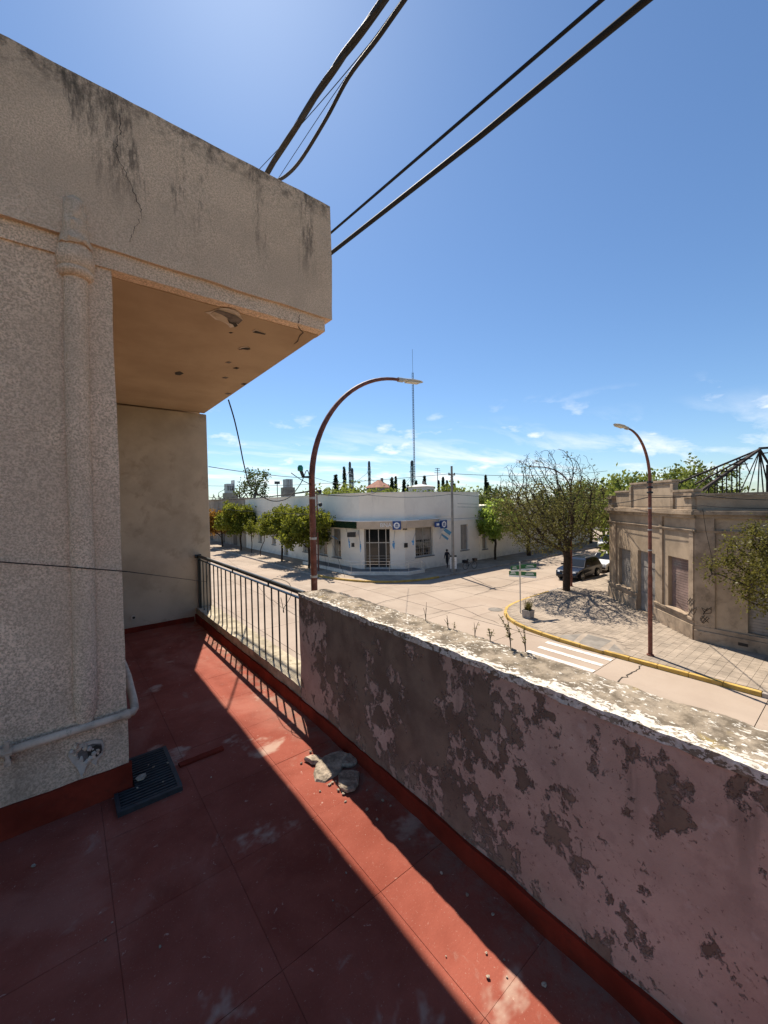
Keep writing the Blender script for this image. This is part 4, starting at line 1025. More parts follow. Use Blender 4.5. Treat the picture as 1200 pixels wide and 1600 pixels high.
# ------------------------------------------------------------------ street furniture
def arc_lamp(label, base, h0, htop, reach, direction, r0=.085, group='street lamps'):
    b = Vector((*base, .14)); t = thing('street_lamp', label, 'street lamp', b, 0, group)
    d = Vector((*direction,0)).normalized()
    low = MB().tube([b, b+UP*(3.2)], [r0*1.05, r0], 14).build('lower_post', MAT['rustpole'], t, True)
    MB().tube([b, b+UP*.06], r0*1.7, 14).build('base_flange', MAT['rustpole'], t)
    MB().tube([b+UP*3.2, b+UP*(h0)], [r0*.85, r0*.80], 14).build('upper_post', MAT['rustpole'], t, True)
    P = []; rs = []
    A = htop-h0
    for i in range(22):
        th = math.pi/2*i/21*.97; P.append(b+UP*(h0-.14+ (A)*math.sin(th))+d*(reach*(1-math.cos(th)))); rs.append(r0*.80*(1-.42*i/21))
    P[0] = b+UP*(h0-.02); MB().tube(P, rs, 12).build('curved_arm', MAT['rustpole'], t, True)
    e = P[-1]; dirn = (P[-1]-P[-2]).normalized()
    hd = MB(); V = []; prof = [(0,.045,.05),(.10,.06,.06),(.22,.10,.05),(.45,.14,.055),(.72,.12,.04),(.86,.05,.02)]
    side = Vector((-d.y,d.x,0)); upv = side.cross(dirn)*-1
    if upv.z < 0: upv = -upv
    for l, w, hh in prof:
        c = e+dirn*l
        for k in range(12):
            a = 2*math.pi*k/12; V.append(c+side*w*math.cos(a)+upv*(hh*math.sin(a) if math.sin(a) > 0 else .5*hh*math.sin(a)))
    Fc = []
    for i in range(len(prof)-1):
        for k in range(12): Fc.append((i*12+k, i*12+(k+1)%12, (i+1)*12+(k+1)%12, (i+1)*12+k))
    Fc += [tuple(range(11,-1,-1)), tuple((len(prof)-1)*12+k for k in range(12))]
    ho = hd.add(V, Fc).build('lamp_head', MAT['lampgrey'], t, True)
    ln = MB(); ln.obox(e+dirn*.28-side*.09-upv*.045, dirn*.45, side*.18, upv*.02); ln.build('lens', MAT['lens'], ho)
    MB().tube([e-dirn*.02, e+dirn*.14], .062, 12).build('socket', MAT['lampgrey'], ho)
    return t, b
lampL, bL = arc_lamp('tall reddish brown street lamp arching over the street beside the balcony railing', (4.3,7.89), 7.0-.14, 9.75-.14, 2.75, (1,0))
for z_ in (4.75, 5.6, 6.5): MB().tube([(4.3,7.89,z_),(4.3,7.89,z_+.05)], .078, 14).build('clamp_band', MAT['lampgrey'], lampL)
br = MB(); br.bar((4.3,7.89,7.0),(4.05,7.80,6.98),.04,.04); br.bar((4.05,7.80,6.98),(3.98,7.78,7.12),.05,.05); br.build('cable_bracket', MAT['black'], lampL)
MB().lathe([(.03,0),(.06,.02),(.06,.09),(.035,.13)], (3.97,7.78,7.10), 10).build('insulator', MAT['teal'], lampL)
lampR, bR = arc_lamp('reddish brown street lamp standing on the yellow kerb before the tan corner shop', (17.85,5.58), 7.0, 8.95, 1.75, (-1,0.12), .075)
for z_ in (4.3, 5.1, 5.95): MB().tube([(17.85,5.58,z_),(17.85,5.58,z_+.04)], .078, 12).build('clamp_band', MAT['lampgrey'], lampR)
for z_ in (6.55, 6.75, 6.95): MB().lathe([(.10,0),(.11,.03),(.10,.07)], (17.85,5.58,z_), 10).build('insulator', MAT['black'], lampR)
arc_lamp('reddish brown street lamp half hidden inside the big bare tree', (28.0,13.65), 6.9, 8.7, 2.2, (-.75,.7), .075)

# street name sign
sg = thing('street_sign', 'slim pole with four green street name plates at the kerb corner', 'street sign', (19.39,12.29,.15))
MB().tube([(19.39,12.29,.14),(19.39,12.29,2.93)], .032, 10).build('pole', MAT['signpole'], sg, True)
MB().lathe([(.035,0),(.045,.03),(.02,.07)], (19.39,12.29,2.92), 10).build('cap', MAT['signpole'], sg)
for dv, z_, L, nm in (((1,-.45),2.50,.98,0),((-1,.35),2.48,.55,0),((.42,-1),2.15,.80,1),((-.3,1),2.13,.55,1)):
    d = Vector((*dv,0)).normalized(); nn = Vector((-d.y,d.x,0)); o0 = Vector((19.39,12.29,z_))+d*.05
    if nn.y > 0 and nn.x > 0: nn = -nn
    if nn.dot(Vector((19.39,12.29,0))) > 0: nn = -nn
    m = MB().obox(o0-nn*.012, d*L, UP*.32, nn*.024); p_ = m.build('name_plate', MAT['signgreen'], sg)
    MB().obox(o0+nn*.013, d*L, UP*.095, nn*.003).build('white_strip', MAT['white'], p_)
    for k_, zz in enumerate((.16,.235)):
        MB().obox(o0+nn*.013+d*L*(.30+.06*k_)+UP*zz, d*L*(.55-.1*k_), UP*.032, nn*.002).build('lettering', MAT['white'], p_)
# planter
pl = thing('planter', 'square cement planter with spiky dry grass beside the street sign', 'planter', (18.95,11.55,.15))
m = MB(); V = []
for z_, w_ in ((0,.21),(.42,.24),(.42,.20),(.34,.19)):
    for sx, sy in ((-1,-1),(1,-1),(1,1),(-1,1)): V.append((18.95+sx*w_, 11.55+sy*w_, .153+z_))
m.add(V, [(3,2,1,0)]+[(i*4+k,i*4+(k+1)%4,(i+1)*4+(k+1)%4,(i+1)*4+k) for i in range(3) for k in range(4)]+[(12,13,14,15)]); m.build('pot', MAT['planter'], pl)
lf = MB(); rr = random.Random(8)
for k in range(130):
    a = rr.uniform(0,6.28); L = rr.uniform(.35,.78); le = rr.uniform(.05,.45); b = Vector((18.95+rr.uniform(-.13,.13), 11.55+rr.uniform(-.13,.13), .49)); d = Vector((math.cos(a)*le, math.sin(a)*le, 1)).normalized(); s_ = Vector((-math.sin(a),math.cos(a),0))*.013
    mid_ = b+d*L*.55; tip = b+d*L+Vector((math.cos(a),math.sin(a),-.3))*le*.25
    lf.add([b-s_,b+s_,mid_+s_*.8,mid_-s_*.8,tip],[(0,1,2,3),(3,2,4)])
lf.build('grass', MAT['leaf_weed'], pl)

# poles
def pole(name, label, x, y, h, r, mat, n=10): 
    t = thing(name, label, 'pole', (x,y,.14)); MB().tube([(x,y,.13),(x,y,h)], [r,r*.72], n).build('shaft', mat, t, True); return t
pA = pole('utility_pole', 'tall bare grey concrete pole before the side wall of the bank', 26.0,22.95,9.4,.13,MAT['concrete_pole'])
MB().box(25.6,26.4,22.9,23.0,8.6,8.7).build('crossarm', MAT['concrete_pole'], pA)
for x_ in (25.65,26.35): MB().lathe([(.03,0),(.06,.04),(.05,.1),(.02,.14)], (x_,22.95,8.70), 8).build('insulator', MAT['black'], pA)
pB = pole('utility_pole', 'slim dark pole with black insulators close behind the arching lamp', 18.2,32.5,7.9,.075,MAT['rustpole'])
for z_ in (7.3,6.1,5.0,4.2): MB().lathe([(.05,0),(.16,.08),(.19,.2),(.16,.34),(.05,.42)], (18.2+.22,32.3,z_), 9).build('insulator', MAT['black'], pB); MB().bar((18.2,32.5,z_+.2),(18.5,32.2,z_+.2),.05,.05).build('bracket', MAT['black'], pB)
pC = pole('utility_pole', 'thin dark pole far down the street beside the left trees', 18.3,72,8.5,.10,MAT['concrete_pole'])

# sandwich board, bicycle, person
sbd = thing('notice_board', 'upright white notice board standing on the bank pavement', 'notice board', (26.65,23.5,.145))
u_ = Vector((.8,-.6,0)); n_ = Vector((-.6,-.8,0)); o_ = Vector((26.65,23.5,.15))
b_ = MB().obox(o_-u_*.30+UP*.25, u_*.60, UP*1.05, n_*.04).build('panel', MAT['white'], sbd)
MB().obox(o_-u_*.30+UP*1.305, u_*.60, UP*.14, n_*.05).build('header', MAT['black'], sbd)
for s_ in (-.29,.27): MB().obox(o_+u_*s_, u_*.03, UP*.30, n_*.03).build('leg', MAT['black'], sbd)
for k_ in range(4): MB().obox(o_-u_*.2+UP*(.45+.2*k_)+n_*.041, u_*(.4-.05*(k_%2)), UP*.045, n_*.003).build('print_block', MAT['lampgrey'], b_)

bk = thing('bicycle', 'dark bicycle with front basket parked on the bank pavement', 'bicycle', (28.7,23.3,.145), math.radians(-10))
def wheel_bike(x):
    pts = [(x+.32*math.cos(a), 0, .33+.32*math.sin(a)) for a in [2*math.pi*i/20 for i in range(21)]]
    w = MB().tube(pts, .022, 5, False).build('wheel', MAT['rubber'], bk, True, True)
    s = MB()
    for i in range(8): a = math.pi*i/4; s.tube([(x,0,.33),(x+.31*math.cos(a),0,.33+.31*math.sin(a))], .004, 3)
    s.build('spokes', MAT['steel'], w, False, True)
wheel_bike(-.52); wheel_bike(.52)
fm = MB()
for a, b in (((-.52,0,.33),(-.15,0,.33)),((-.15,0,.33),(-.25,0,.85)),((-.52,0,.33),(-.23,0,.75)),((-.15,0,.33),(.36,0,.75)),((-.24,0,.78),(.35,0,.82)),((.52,0,.33),(.33,0,.98))): fm.tube([a,b], .018, 6)
fm.build('frame', MAT['black'], bk, True, True)
MB().tube([(.30,-.28,1.02),(.36,-.12,1.0),(.33,0,.98),(.36,.12,1.0),(.30,.28,1.02)], .014, 6).build('handlebar', MAT['steel'], bk, True, True)
MB().lathe([(.03,0),(.10,.03),(.09,.08),(.02,.1)], (-.27,0,.86), 10).build('saddle', MAT['black'], bk, True, True)
MB().box(.42,.72,-.17,.17,.72,.96).build('basket', MAT['darkwood'], bk, False, True)
MB().box(-.75,-.42,-.2,.2,.62,.88).build('rear_box', MAT['cloth_dark'], bk, False, True)

pe = thing('person', 'person in dark clothes walking along the bank side wall', 'person', (27.75,25.2,.145), math.radians(200))
J = {'pel':(0,0,.93,.13),'sp':(.02,0,1.15,.125),'ch':(.03,0,1.36,.14),'nk':(.05,0,1.50,.055),'hd':(.07,0,1.62,.085),'ht':(.07,0,1.72,.07),
 'ls':(.03,.17,1.42,.06),'le':(-.10,.22,1.16,.042),'lw':(.0,.22,.93,.03),'lh':(.03,.22,.84,.032),'rs':(.03,-.17,1.42,.06),'re':(.06,-.22,1.15,.042),'rw':(.22,-.20,.95,.03),'rh':(.26,-.2,.88,.032),
 'lhip':(0,.09,.88,.09),'lk':(.16,.09,.48,.06),'la':(.20,.09,.09,.04),'lt':(.36,.09,.04,.032),'rhip':(0,-.09,.88,.09),'rk':(-.06,-.09,.47,.06),'ra':(-.34,-.09,.15,.04),'rt':(-.22,-.09,.03,.03)}
E_ = [('pel','sp'),('sp','ch'),('ch','nk'),('nk','hd'),('hd','ht'),('ch','ls'),('ls','le'),('le','lw'),('lw','lh'),('ch','rs'),('rs','re'),('re','rw'),('rw','rh'),('pel','lhip'),('lhip','lk'),('lk','la'),('la','lt'),('pel','rhip'),('rhip','rk'),('rk','ra'),('ra','rt')]
ks = list(J); me = bpy.data.meshes.new('body'); me.from_pydata([J[k][:3] for k in ks], [(ks.index(a),ks.index(b)) for a,b in E_], [])
bo = bpy.data.objects.new('body', me); COL.objects.link(bo); bo.parent = pe
sk = bo.modifiers.new('skin','SKIN'); 
for i, k in enumerate(ks): me.skin_vertices[0].data[i].radius = (J[k][3], J[k][3])
me.skin_vertices[0].data[0].use_root = True; bo.modifiers.new('sub','SUBSURF').levels = 1
def m_person():
    k = NT('dark_clothes_and_skin'); tcx = k.n('ShaderNodeTexCoord'); s = k.n('ShaderNodeSeparateXYZ'); k.t.links.new(tcx.outputs['Object'], s.inputs[0])
    f = k.math('GREATER_THAN', s.outputs[2], 1.5); return k.done(k.mix(f, (.022,.020,.024), (.30,.18,.125)), .85)
me.materials.append(m_person()); sk.use_smooth_shade = True
MB().lathe([(.095,-.02),(.105,.04),(.09,.11),(.04,.145)], (.055,0,1.62), 10).build('hair', MAT['hair'], pe, True, True)

# ------------------------------------------------------------------ parked cars
def car(label, loc, rz, paint, Lc_=4.4, Wd=1.84, H=1.66, group='parked cars'):
    t = thing('parked_car', label, 'car', loc, rz, group)
    x = lambda f: (f-.5)*Lc_
    hw = Wd/2
    lower = [(0.0,.42),(.012,.62),(.03,.78),(.10,.88),(.25,.97),(.30,1.0),(.80,1.02),(.97,1.0),(.995,.80),(1.0,.45),(.985,.28),(.02,.28)]
    m = MB(); n = len(lower)
    def wy(f): return hw*(1-.10*max(0,1-f/.10)**2*1.4-.06*max(0,(f-.93)/.07)**2)
    V = [(x(f),-wy(f),z) for f,z in lower]+[(x(f),wy(f),z) for f,z in lower]
    m.add(V, [tuple(range(n-1,-1,-1)), tuple(range(n,2*n))]+[(i,(i+1)%n,n+(i+1)%n,n+i) for i in range(n)])
    body = m.build('body', paint, t, False, True, .03)
    top = [(.27,.985),(.40,1.50),(.47,H-.03),(.62,H),(.84,H-.05),(.92,1.42),(.965,1.0)]
    k_ = len(top); ty = lambda z: hw*(.965-.22*(z-1.0)/(H-1.0))
    m = MB(); V = [(x(f),-ty(z),z) for f,z in top]+[(x(f),ty(z),z) for f,z in top]
    m.add(V, [tuple(range(k_-1,-1,-1)), tuple(range(k_,2*k_))]+[(i,i+1,k_+i+1,k_+i) for i in range(k_-1)])
    m.build('cabin', paint, t, False, True, .03)
    def lerp(a,b,s): return (a[0]+(b[0]-a[0])*s, a[1]+(b[1]-a[1])*s)
    # glass a little proud of the cabin
    a, b = top[0], top[2]; g0, g1 = lerp(a,b,.08), lerp(a,b,.92)
    dx = -.02
    gl = MB(); gl.add([(x(g0[0])+dx*1.0,-ty(g0[1])+.08,g0[1]+.02),(x(g0[0])+dx,ty(g0[1])-.08,g0[1]+.02),(x(.405)+dx-.005,ty(1.5)-.07,1.52),(x(g1[0])+dx,ty(g1[1])-.07,g1[1]+.012),(x(g1[0])+dx,-ty(g1[1])+.07,g1[1]+.012),(x(.405)+dx-.005,-ty(1.5)+.07,1.52)], [(5,2,1,0),(4,3,2,5)]); gl.build('windscreen', MAT['glass'], t, False, True)
    gl = MB(); gl.add([(x(.955)+.01,-.62,1.08),(x(.955)+.01,.62,1.08),(x(.915)+.012,.56,1.42),(x(.915)+.012,-.56,1.42)], [(0,1,2,3)]); gl.build('rear_window', MAT['glass'], t, False, True)
    for s in (-1,1):
        for pts in ([(.33,1.04),(.425,1.48),(.485,H-.13),(.60,H-.11),(.60,1.05)], [(.615,1.05),(.615,H-.11),(.80,H-.14),(.86,1.40),(.90,1.07)]):
            gl = MB(); V = [(x(f), s*(ty(z)+.006), z) for f,z in pts]; gl.add(V, [tuple(range(len(V))) if s < 0 else tuple(range(len(V)-1,-1,-1))]); gl.build('side_window', MAT['glass'], t, False, True)
        MB().box(x(.32),x(.35),s*(hw+.02),s*(hw+.20),1.02,1.17).build('mirror', paint, t, False, True, .02)
        hl = MB(); hl.add([(x(.0)-.004,s*.50,.66),(x(.03)-.01,s*(hw*.93),.70),(x(.055),s*(hw*.955),.82),(x(.022)-.012,s*.52,.77)], [(0,1,2,3) if s > 0 else (3,2,1,0)]); hl.build('headlight', MAT['headlamp'], t, False, True)
        MB().box(x(.99),x(1.003),s*.55,s*.86,.72,.92).build('tail_light', MAT['rustpole'], t, False, True)
        for f in (.185,.80):
            cx = x(f); r = .345
            ar = MB(); N = 20; ar.add([(cx+r*1.16*math.cos(math.pi*2*i/N), s*(hw+.004), max(.28,.345+r*1.16*math.sin(math.pi*2*i/N))) for i in range(N)], [tuple(range(N))]); ar.build('wheel_arch', MAT['rubber'], t, False, True)
            w = MB(); w.tube([(cx,s*(hw-.20),.345),(cx,s*(hw+.01),.345)], r, 20); wo_ = w.build('wheel', MAT['rubber'], t, False, True, .02)
            rim = MB()
            for i in range(5):
                a = 2*math.pi*i/5; rim.bar((cx,s*(hw+.018),.345),(cx+.22*math.cos(a),s*(hw+.018),.345+.22*math.sin(a)),.06,.012,(0,1,0))
            rim.tube([(cx+.22*math.cos(a),s*(hw+.015),.345+.22*math.sin(a)) for a in [2*math.pi*i/16 for i in range(17)]], .018, 5, False); rim.build('rim', MAT['steel'], wo_, False, True)
    MB().box(x(0)-.012,x(.02),-.48,.48,.64,.74).build('grille', MAT['black'], t, False, True)
    MB().box(x(0)-.016,x(.02),-.75,.75,.36,.50).build('lower_grille', MAT['black'], t, False, True)
    MB().box(x(0)-.022,x(.01),-.24,.24,.52,.63).build('number_plate', MAT['white'], t, False, True)
    for s in (-.6,.6): MB().box(x(.45),x(.88),s-.02,s+.02,H-.02,H+.05).build('roof_rail', MAT['frame_metal'], t, False, True)
    return t
car('blue black SUV parked at the kerb behind the big tree', (32.4,15.15,0.0), 0, MAT['carblack'])
car('white car mostly hidden, parked right behind the dark SUV', (37.6,15.15,0.0), 0, MAT['carwhite'], 4.2, 1.78, 1.5)
car('white SUV parked farther up the side street', (54.2,21.3,0.0), math.radians(4), MAT['carwhite'])

# ------------------------------------------------------------------ trees
def colonise(seed, trunk, attr_fn, n_attr, step, kill, infl, iters=140, upb=.12):
    rr = np.random.RandomState(seed); A = np.array([attr_fn(rr) for _ in range(n_attr)])
    nodes = [np.array(p, float) for p in trunk]; par_ = [-1]+list(range(len(trunk)-1))
    N = np.array(nodes); d = np.linalg.norm(A[:,None]-N[None], axis=2); near = d.argmin(1); nd_ = d.min(1)
    alive = np.ones(len(A), bool)
    for it in range(iters):
        use = alive & (nd_ < infl)
        if not use.any():
            use = alive.copy()
            if not use.any(): break
            j = np.where(use)[0][nd_[use].argmin()]; use[:] = False; use[j] = True
        newp = []; newpar = []
        for k in np.unique(near[use]):
            sel = use & (near == k); v = A[sel]-nodes[k]; v /= (np.linalg.norm(v,axis=1)[:,None]+1e-9); dirn = v.mean(0)+np.array([0,0,upb])+rr.normal(0,.12,3)
            L = np.linalg.norm(dirn)
            if L < 1e-3: continue
            newp.append(nodes[k]+dirn/L*step); newpar.append(int(k))
        if not newp: break
        base = len(nodes); nodes += newp; par_ += newpar; NP = np.array(newp)
        d = np.linalg.norm(A[:,None]-NP[None], axis=2); m = d.min(1); im = d.argmin(1); up_ = m < nd_
        near[up_] = base+im[up_]; nd_[up_] = m[up_]; alive &= nd_ > kill
    return np.array(nodes), par_
def tube_tree(nodes, par_, r_trunk, exp=2.3, rmin=.006):
    n = len(nodes); w = np.zeros(n); ch = [[] for _ in range(n)]
    for i, p in enumerate(par_):
        if p >= 0: ch[p].append(i)
    for i in range(n-1,-1,-1):
        if not ch[i]: w[i] = 1
        if par_[i] >= 0: w[par_[i]] += w[i]
    r = np.maximum(rmin, r_trunk*(w/w[0])**(1/exp))
    m = MB()
    for i in range(n):
        if par_[i] < 0: continue
        a, b = Vector(nodes[par_[i]]), Vector(nodes[i]); k = 9 if r[i] > .08 else (5 if r[i] > .03 else 3)
        ra = min(r[par_[i]], r[i]*1.35) if par_[i] > 3 else r[par_[i]]
        m.tube([a, b], [ra, r[i]], k, False)
    return m, r, ch
def leaves(nodes, r, thr, per, size, spread, seed, zsel=None, droop=0):
    rr = np.random.RandomState(seed); idx = np.where(r < thr)[0]
    if zsel is not None: idx = np.array([i for i in idx if rr.rand() < zsel(nodes[i])])
    C = np.repeat(nodes[idx], per, axis=0)+rr.normal(0, spread, (len(idx)*per,3)); n = len(C)
    d = rr.normal(0,1,(n,3)); d[:,2] -= droop; d /= np.linalg.norm(d,axis=1)[:,None]
    e = np.cross(d, rr.normal(0,1,(n,3))); e /= np.linalg.norm(e,axis=1)[:,None]
    s = size*rr.uniform(.6,1.4,(n,1))
    V = np.stack([C, C+d*s*.5+e*s*.32, C+d*s, C+d*s*.5-e*s*.32], 1).reshape(-1,3)
    return V, n
def leaf_obj(V, n, mat, parent, name='crown'):
    me = bpy.data.meshes.new(name); me.vertices.add(4*n); me.vertices.foreach_set('co', V.astype(np.float32).ravel())
    me.loops.add(4*n); me.loops.foreach_set('vertex_index', np.arange(4*n, dtype=np.int32)); me.polygons.add(n)
    me.polygons.foreach_set('loop_start', np.arange(0,4*n,4,dtype=np.int32)); me.polygons.foreach_set('loop_total', np.full(n,4,dtype=np.int32))
    me.update(calc_edges=True); me.validate(); me.materials.append(mat); o = bpy.data.objects.new(name, me); COL.objects.link(o); o.parent = parent; return o
def ellip(c, rad, flat=0.0, lump=0.75, seed=0):
    c = np.array(c); rad = np.array(rad)
    def fn(rr):
        while True:
            p = rr.uniform(-1,1,3); L = np.linalg.norm(p)
            if L < 1 and L > .25:
                return c+p*rad*(.80+lump*mnoise.noise(Vector(p/L*1.5)+Vector((seed*1.7,seed,0))))
    return fn
def tree(label, loc, trunk_h, r_trunk, crown_c, crown_r, leafmat, seed, n_attr=260, step=.25, kill=.35, infl=2.2, per=14, leaf=.16, spread=.16, thr=.03, lean=(0,0), group='street trees', zsel=None, name='street_tree', bark='bark', upb=.12, lump=.75):
    t = thing(name, label, 'tree', loc, 0, group); tk = []; nn = max(4, int(trunk_h/.3))
    for i in range(nn+1):
        u = i/nn; tk.append((lean[0]*u*u+.04*math.sin(5*u+seed), lean[1]*u*u+.04*math.cos(4*u+seed)-.04, trunk_h*u-.05*(i == 0)))
    nodes, par_ = colonise(seed, tk, ellip(crown_c, crown_r, seed=seed, lump=lump), n_attr, step, kill, infl, upb=upb)
    m, r, ch = tube_tree(nodes, par_, r_trunk); m.build('trunk', MAT[bark], t, True, True)
    if per:
        V, n = leaves(nodes, r, thr, per, leaf, spread, seed+1, zsel); leaf_obj(V, n, MAT[leafmat], t)
    return t
ZP = .142
tA = tree('full olive green street tree standing alone midway before the bank flank', (18.45,41.0,ZP), 2.0,.11,(0,0,4.1),(2.75,2.7,2.3),'leaf_street',11, 380, per=34, leaf=.24, spread=.20)
tC = tree('dense olive street tree nearest the lamp, its crown behind the arching post', (18.35,34.6,ZP), 2.0,.12,(-.1,.1,4.0),(2.7,2.7,2.3),'leaf_street',12, 380, per=34, leaf=.24, spread=.20)
tB = tree('olive street tree with pointed crown, second beyond the nearest two', (18.75,55.0,ZP), 1.8,.12,(0,0,4.3),(3.3,3.0,2.6),'leaf_street',13, 420, per=34, leaf=.26, spread=.22)
tree('orange tinted street tree partly behind the balcony end wall', (18.5,62.5,ZP), 1.7,.12,(-.5,0,3.8),(3.0,2.8,2.3),'leaf_orange',14, 240, per=34, leaf=.28, spread=.24)
tree('rust coloured far street tree seen at the edge of the end wall', (18.4,71,ZP), 1.7,.12,(0,0,3.9),(2.6,2.4,2.2),'leaf_orange',15, 200, per=34, leaf=.32, spread=.26)
tree('thin young leaning street tree between the two fuller olive ones', (18.55,47.5,ZP), 1.8,.05,(.5,-.4,3.4),(1.0,1.0,1.1),'leaf_street',16, 90, per=18, leaf=.20, spread=.15, lean=(.4,-.3))
tree('small yellowish sapling just beyond the thin leaning tree', (18.8,51.0,ZP), 1.7,.05,(0,0,3.3),(1.1,1.1,1.2),'leaf_street',17, 90, per=18, leaf=.20, spread=.15)
# side street
tree('small lime green tree with crooked trunk against the bank side wall', (35.2,25.3,ZP), 1.6,.12,(.3,-.2,4.2),(3.1,2.8,2.5),'leaf_lime',21, 300, per=30, leaf=.27, spread=.22, lean=(.35,.1))
tree('dark crowned tree with straight trunk right of the lime green one', (40.2,24.4,ZP), 1.9,.24,(-.2,.2,5.0),(3.5,3.0,3.7),'leaf_far',22, 360, .3,.42, per=28, leaf=.28, spread=.24)
# the big almost bare corner tree
def big():
    t = thing('bare_tree', 'large spreading tree, almost bare on top, with dark forked trunk by the parked SUV', 'tree', (26.5,13.25,ZP))
    tk = [(0,0,-.05),(.0,0,.3),(.02,.0,.7),(.03,0,1.1),(.05,-.02,1.5),(.06,-.03,1.9),(.06,-.05,2.25)]
    def fn(rr):
        while True:
            p = rr.uniform(-1,1,3); L = np.linalg.norm(p)
            if .30 < L < 1: 
                q = np.array([-.9,.75,6.1])+p*np.array([4.1,3.7,3.7])
                if q[2] > 2.6: return q
    nodes, par_ = colonise(5, tk, fn, 2600, .20, .24, 1.6, 190, .10)
    m, r, ch = tube_tree(nodes, par_, .24, 2.15, .0075); m.build('trunk', MAT['bark'], t, True, True)
    def zs(p): return .9 if p[2] < 5.8 else max(.05, .9-.48*(p[2]-5.8))
    V, n = leaves(nodes, r, .03, 8, .12, .16, 6, zs); leaf_obj(V, n, MAT['leaf_bud'], t, 'crown')
big()
tree('olive brown small leaved tree reaching in from the right edge before the tan shop', (18.9,.75,ZP), 1.9,.13,(-.15,.70,3.9),(2.5,2.7,2.2),'leaf_brown',31, 900, .15,.20, 1.6, per=24, leaf=.09, spread=.14, thr=.02, lump=.3)
# trees further up the side street
far_t = [((33.8,12.6),7.6,3.3,'leaf_far','green tree just behind the dark SUV, against the tan shop corner'),((40.5,12.8),8.7,3.7,'leaf_far','bright green tree whose crown tops the tan shop parapet'),((48,12.7),9.6,4.1,'leaf_far','second bright green tree above the shop parapet, farther up the street'),
         ((47.5,24.6),8.5,3.6,'leaf_dark','dark tree beyond the dark crowned one on the bank side'),((57,25),9.3,4.0,'leaf_far','mid green tree above the parked white SUV'),((58,12.8),10.2,4.3,'leaf_far','far green tree at the end of the shop side row'),((72,19),10,6.0,'leaf_far','broad green tree closing the end of the side street'),((66,27),9,5,'leaf_dark','dark broad tree at the end of the bank side row')]
for q, ((x,y),h,r_,mt,lb) in enumerate(far_t):
    tree(lb, (x,y,ZP), h*.22, .2, (0,0,h*.6), (r_,r_,h*.40), mt, 40+q, 240, .4,.6, 3.0, per=24, leaf=.34, spread=.36, thr=.05, group='side street trees')

# ------------------------------------------------------------------ things far beyond the roofs
def far_pt(px, D): d = ray(px, 790); d = d/np.linalg.norm(d[:2]); return float(d[0]*D), float(d[1]*D)
proto = []
for q in range(3):
    p_ = tree('round green tree rising above the bank roof', (0,0,-.1), 1.5,.25,(0,0,6.0),(4.2,4.2,3.2),'leaf_far',60+q, 160, .5,.7, 3.5, per=14, leaf=.5, spread=.5, thr=.06, group='green trees behind the bank', name='round_tree')
    proto.append(p_)
spots = [(515,62,0),(535,60,1),(556,66,2),(580,63,0),(602,68,1),(625,64,2),(645,75,1),(688,72,0),(702,70,1),(735,78,2),(497,64,1)]
lab = ['leftmost round tree above the bank roof, behind the lamp post','round tree above the bank roof, second from the lamp post','round tree above the bank roof below the first grain tower','round tree above the bank roof in front of the middle grain tower','round tree above the bank roof just left of the red roofed house','round tree above the bank roof below the red roofed house','round tree above the bank roof left of the radio mast','round tree above the bank roof right of the small white house','round tree above the bank roof just left of the concrete pole','round tree above the bank roof right of the concrete pole','small round tree above the bank roof seen left of the lamp post']
used = [False]*3
for (px_, D, k), lb in zip(spots, lab):
    o = proto[k] if not used[k] else copy_tree(proto[k]); used[k] = True
    x, y = far_pt(px_, D); o.location = (x, y, -.1); o.rotation_euler = (0,0,RND.uniform(0,6)); s_ = RND.uniform(.95,1.06); o.scale = (s_,s_,s_); o['label'] = lb
# cypresses
def cypress(label, px_, D, top_py, w):
    x, y = far_pt(px_, D); d = ray(px_, top_py); zt = 6.4+d[2]/np.linalg.norm(d[:2])*D; h = zt+.1
    t = thing('cypress', label, 'tree', (x,y,-.1), 0, 'dark cypresses'); MB().tube([(0,0,0),(0,0,h*.9)], [w*.12,.03], 6).build('trunk', MAT['bark'], t, True, True)
    rr = np.random.RandomState(int(px_)); n = 1500; u = rr.rand(n)**.8; a = rr.rand(n)*6.283; rad = w*.5*np.minimum(1,np.minimum(u*8,(1-u)**.55*1.25))*np.sqrt(rr.uniform(.3,1,n))
    C = np.stack([rad*np.cos(a), rad*np.sin(a), h*(.06+.94*u)],1); dd = rr.normal(0,.5,(n,3)); dd[:,2] += 1.0; dd /= np.linalg.norm(dd,axis=1)[:,None]; e = np.cross(dd, rr.normal(0,1,(n,3))); e /= np.linalg.norm(e,axis=1)[:,None]; s = w*.42
    V = np.stack([C, C+dd*s*.5+e*s*.2, C+dd*s, C+dd*s*.5-e*s*.2],1).reshape(-1,3); leaf_obj(V, n, MAT['leaf_cypress'], t)
cyp = [(525.5,105,744,3.4,'stout dark cypress nearest the lamp post'),(539,105,731,2.6,'tall thin cypress between the stout one and the first grain tower'),(613,110,748,3.2,'left one of the cypress pair right of the red roofed house'),(619,112,746,2.6,'right one of the cypress pair beside the red roofed house'),(632,112,751,3.0,'cypress just left of the right grain tower'),(638,118,759,2.6,'short cypress touching the right grain tower'),(651,110,752,2.2,'short cypress at the foot of the radio mast'),(664,108,745,2.6,'cypress midway between the radio mast and the concrete pole'),(686,112,752,2.2,'cypress left of the thin antenna post'),(693,110,747,2.6,'cypress right of the thin antenna post'),(699,118,752,2.2,'short cypress two left of the concrete pole'),(707,108,745,2.4,'cypress touching the left of the concrete pole'),(711,120,757,2.2,'low cypress behind the concrete pole'),(759.5,100,744,2.3,'tall cypress right of the bank roof end'),(763,104,755,2.0,'short cypress beside the tall one right of the bank roof end'),(703,125,760,2.4,'lowest cypress left of the concrete pole')]
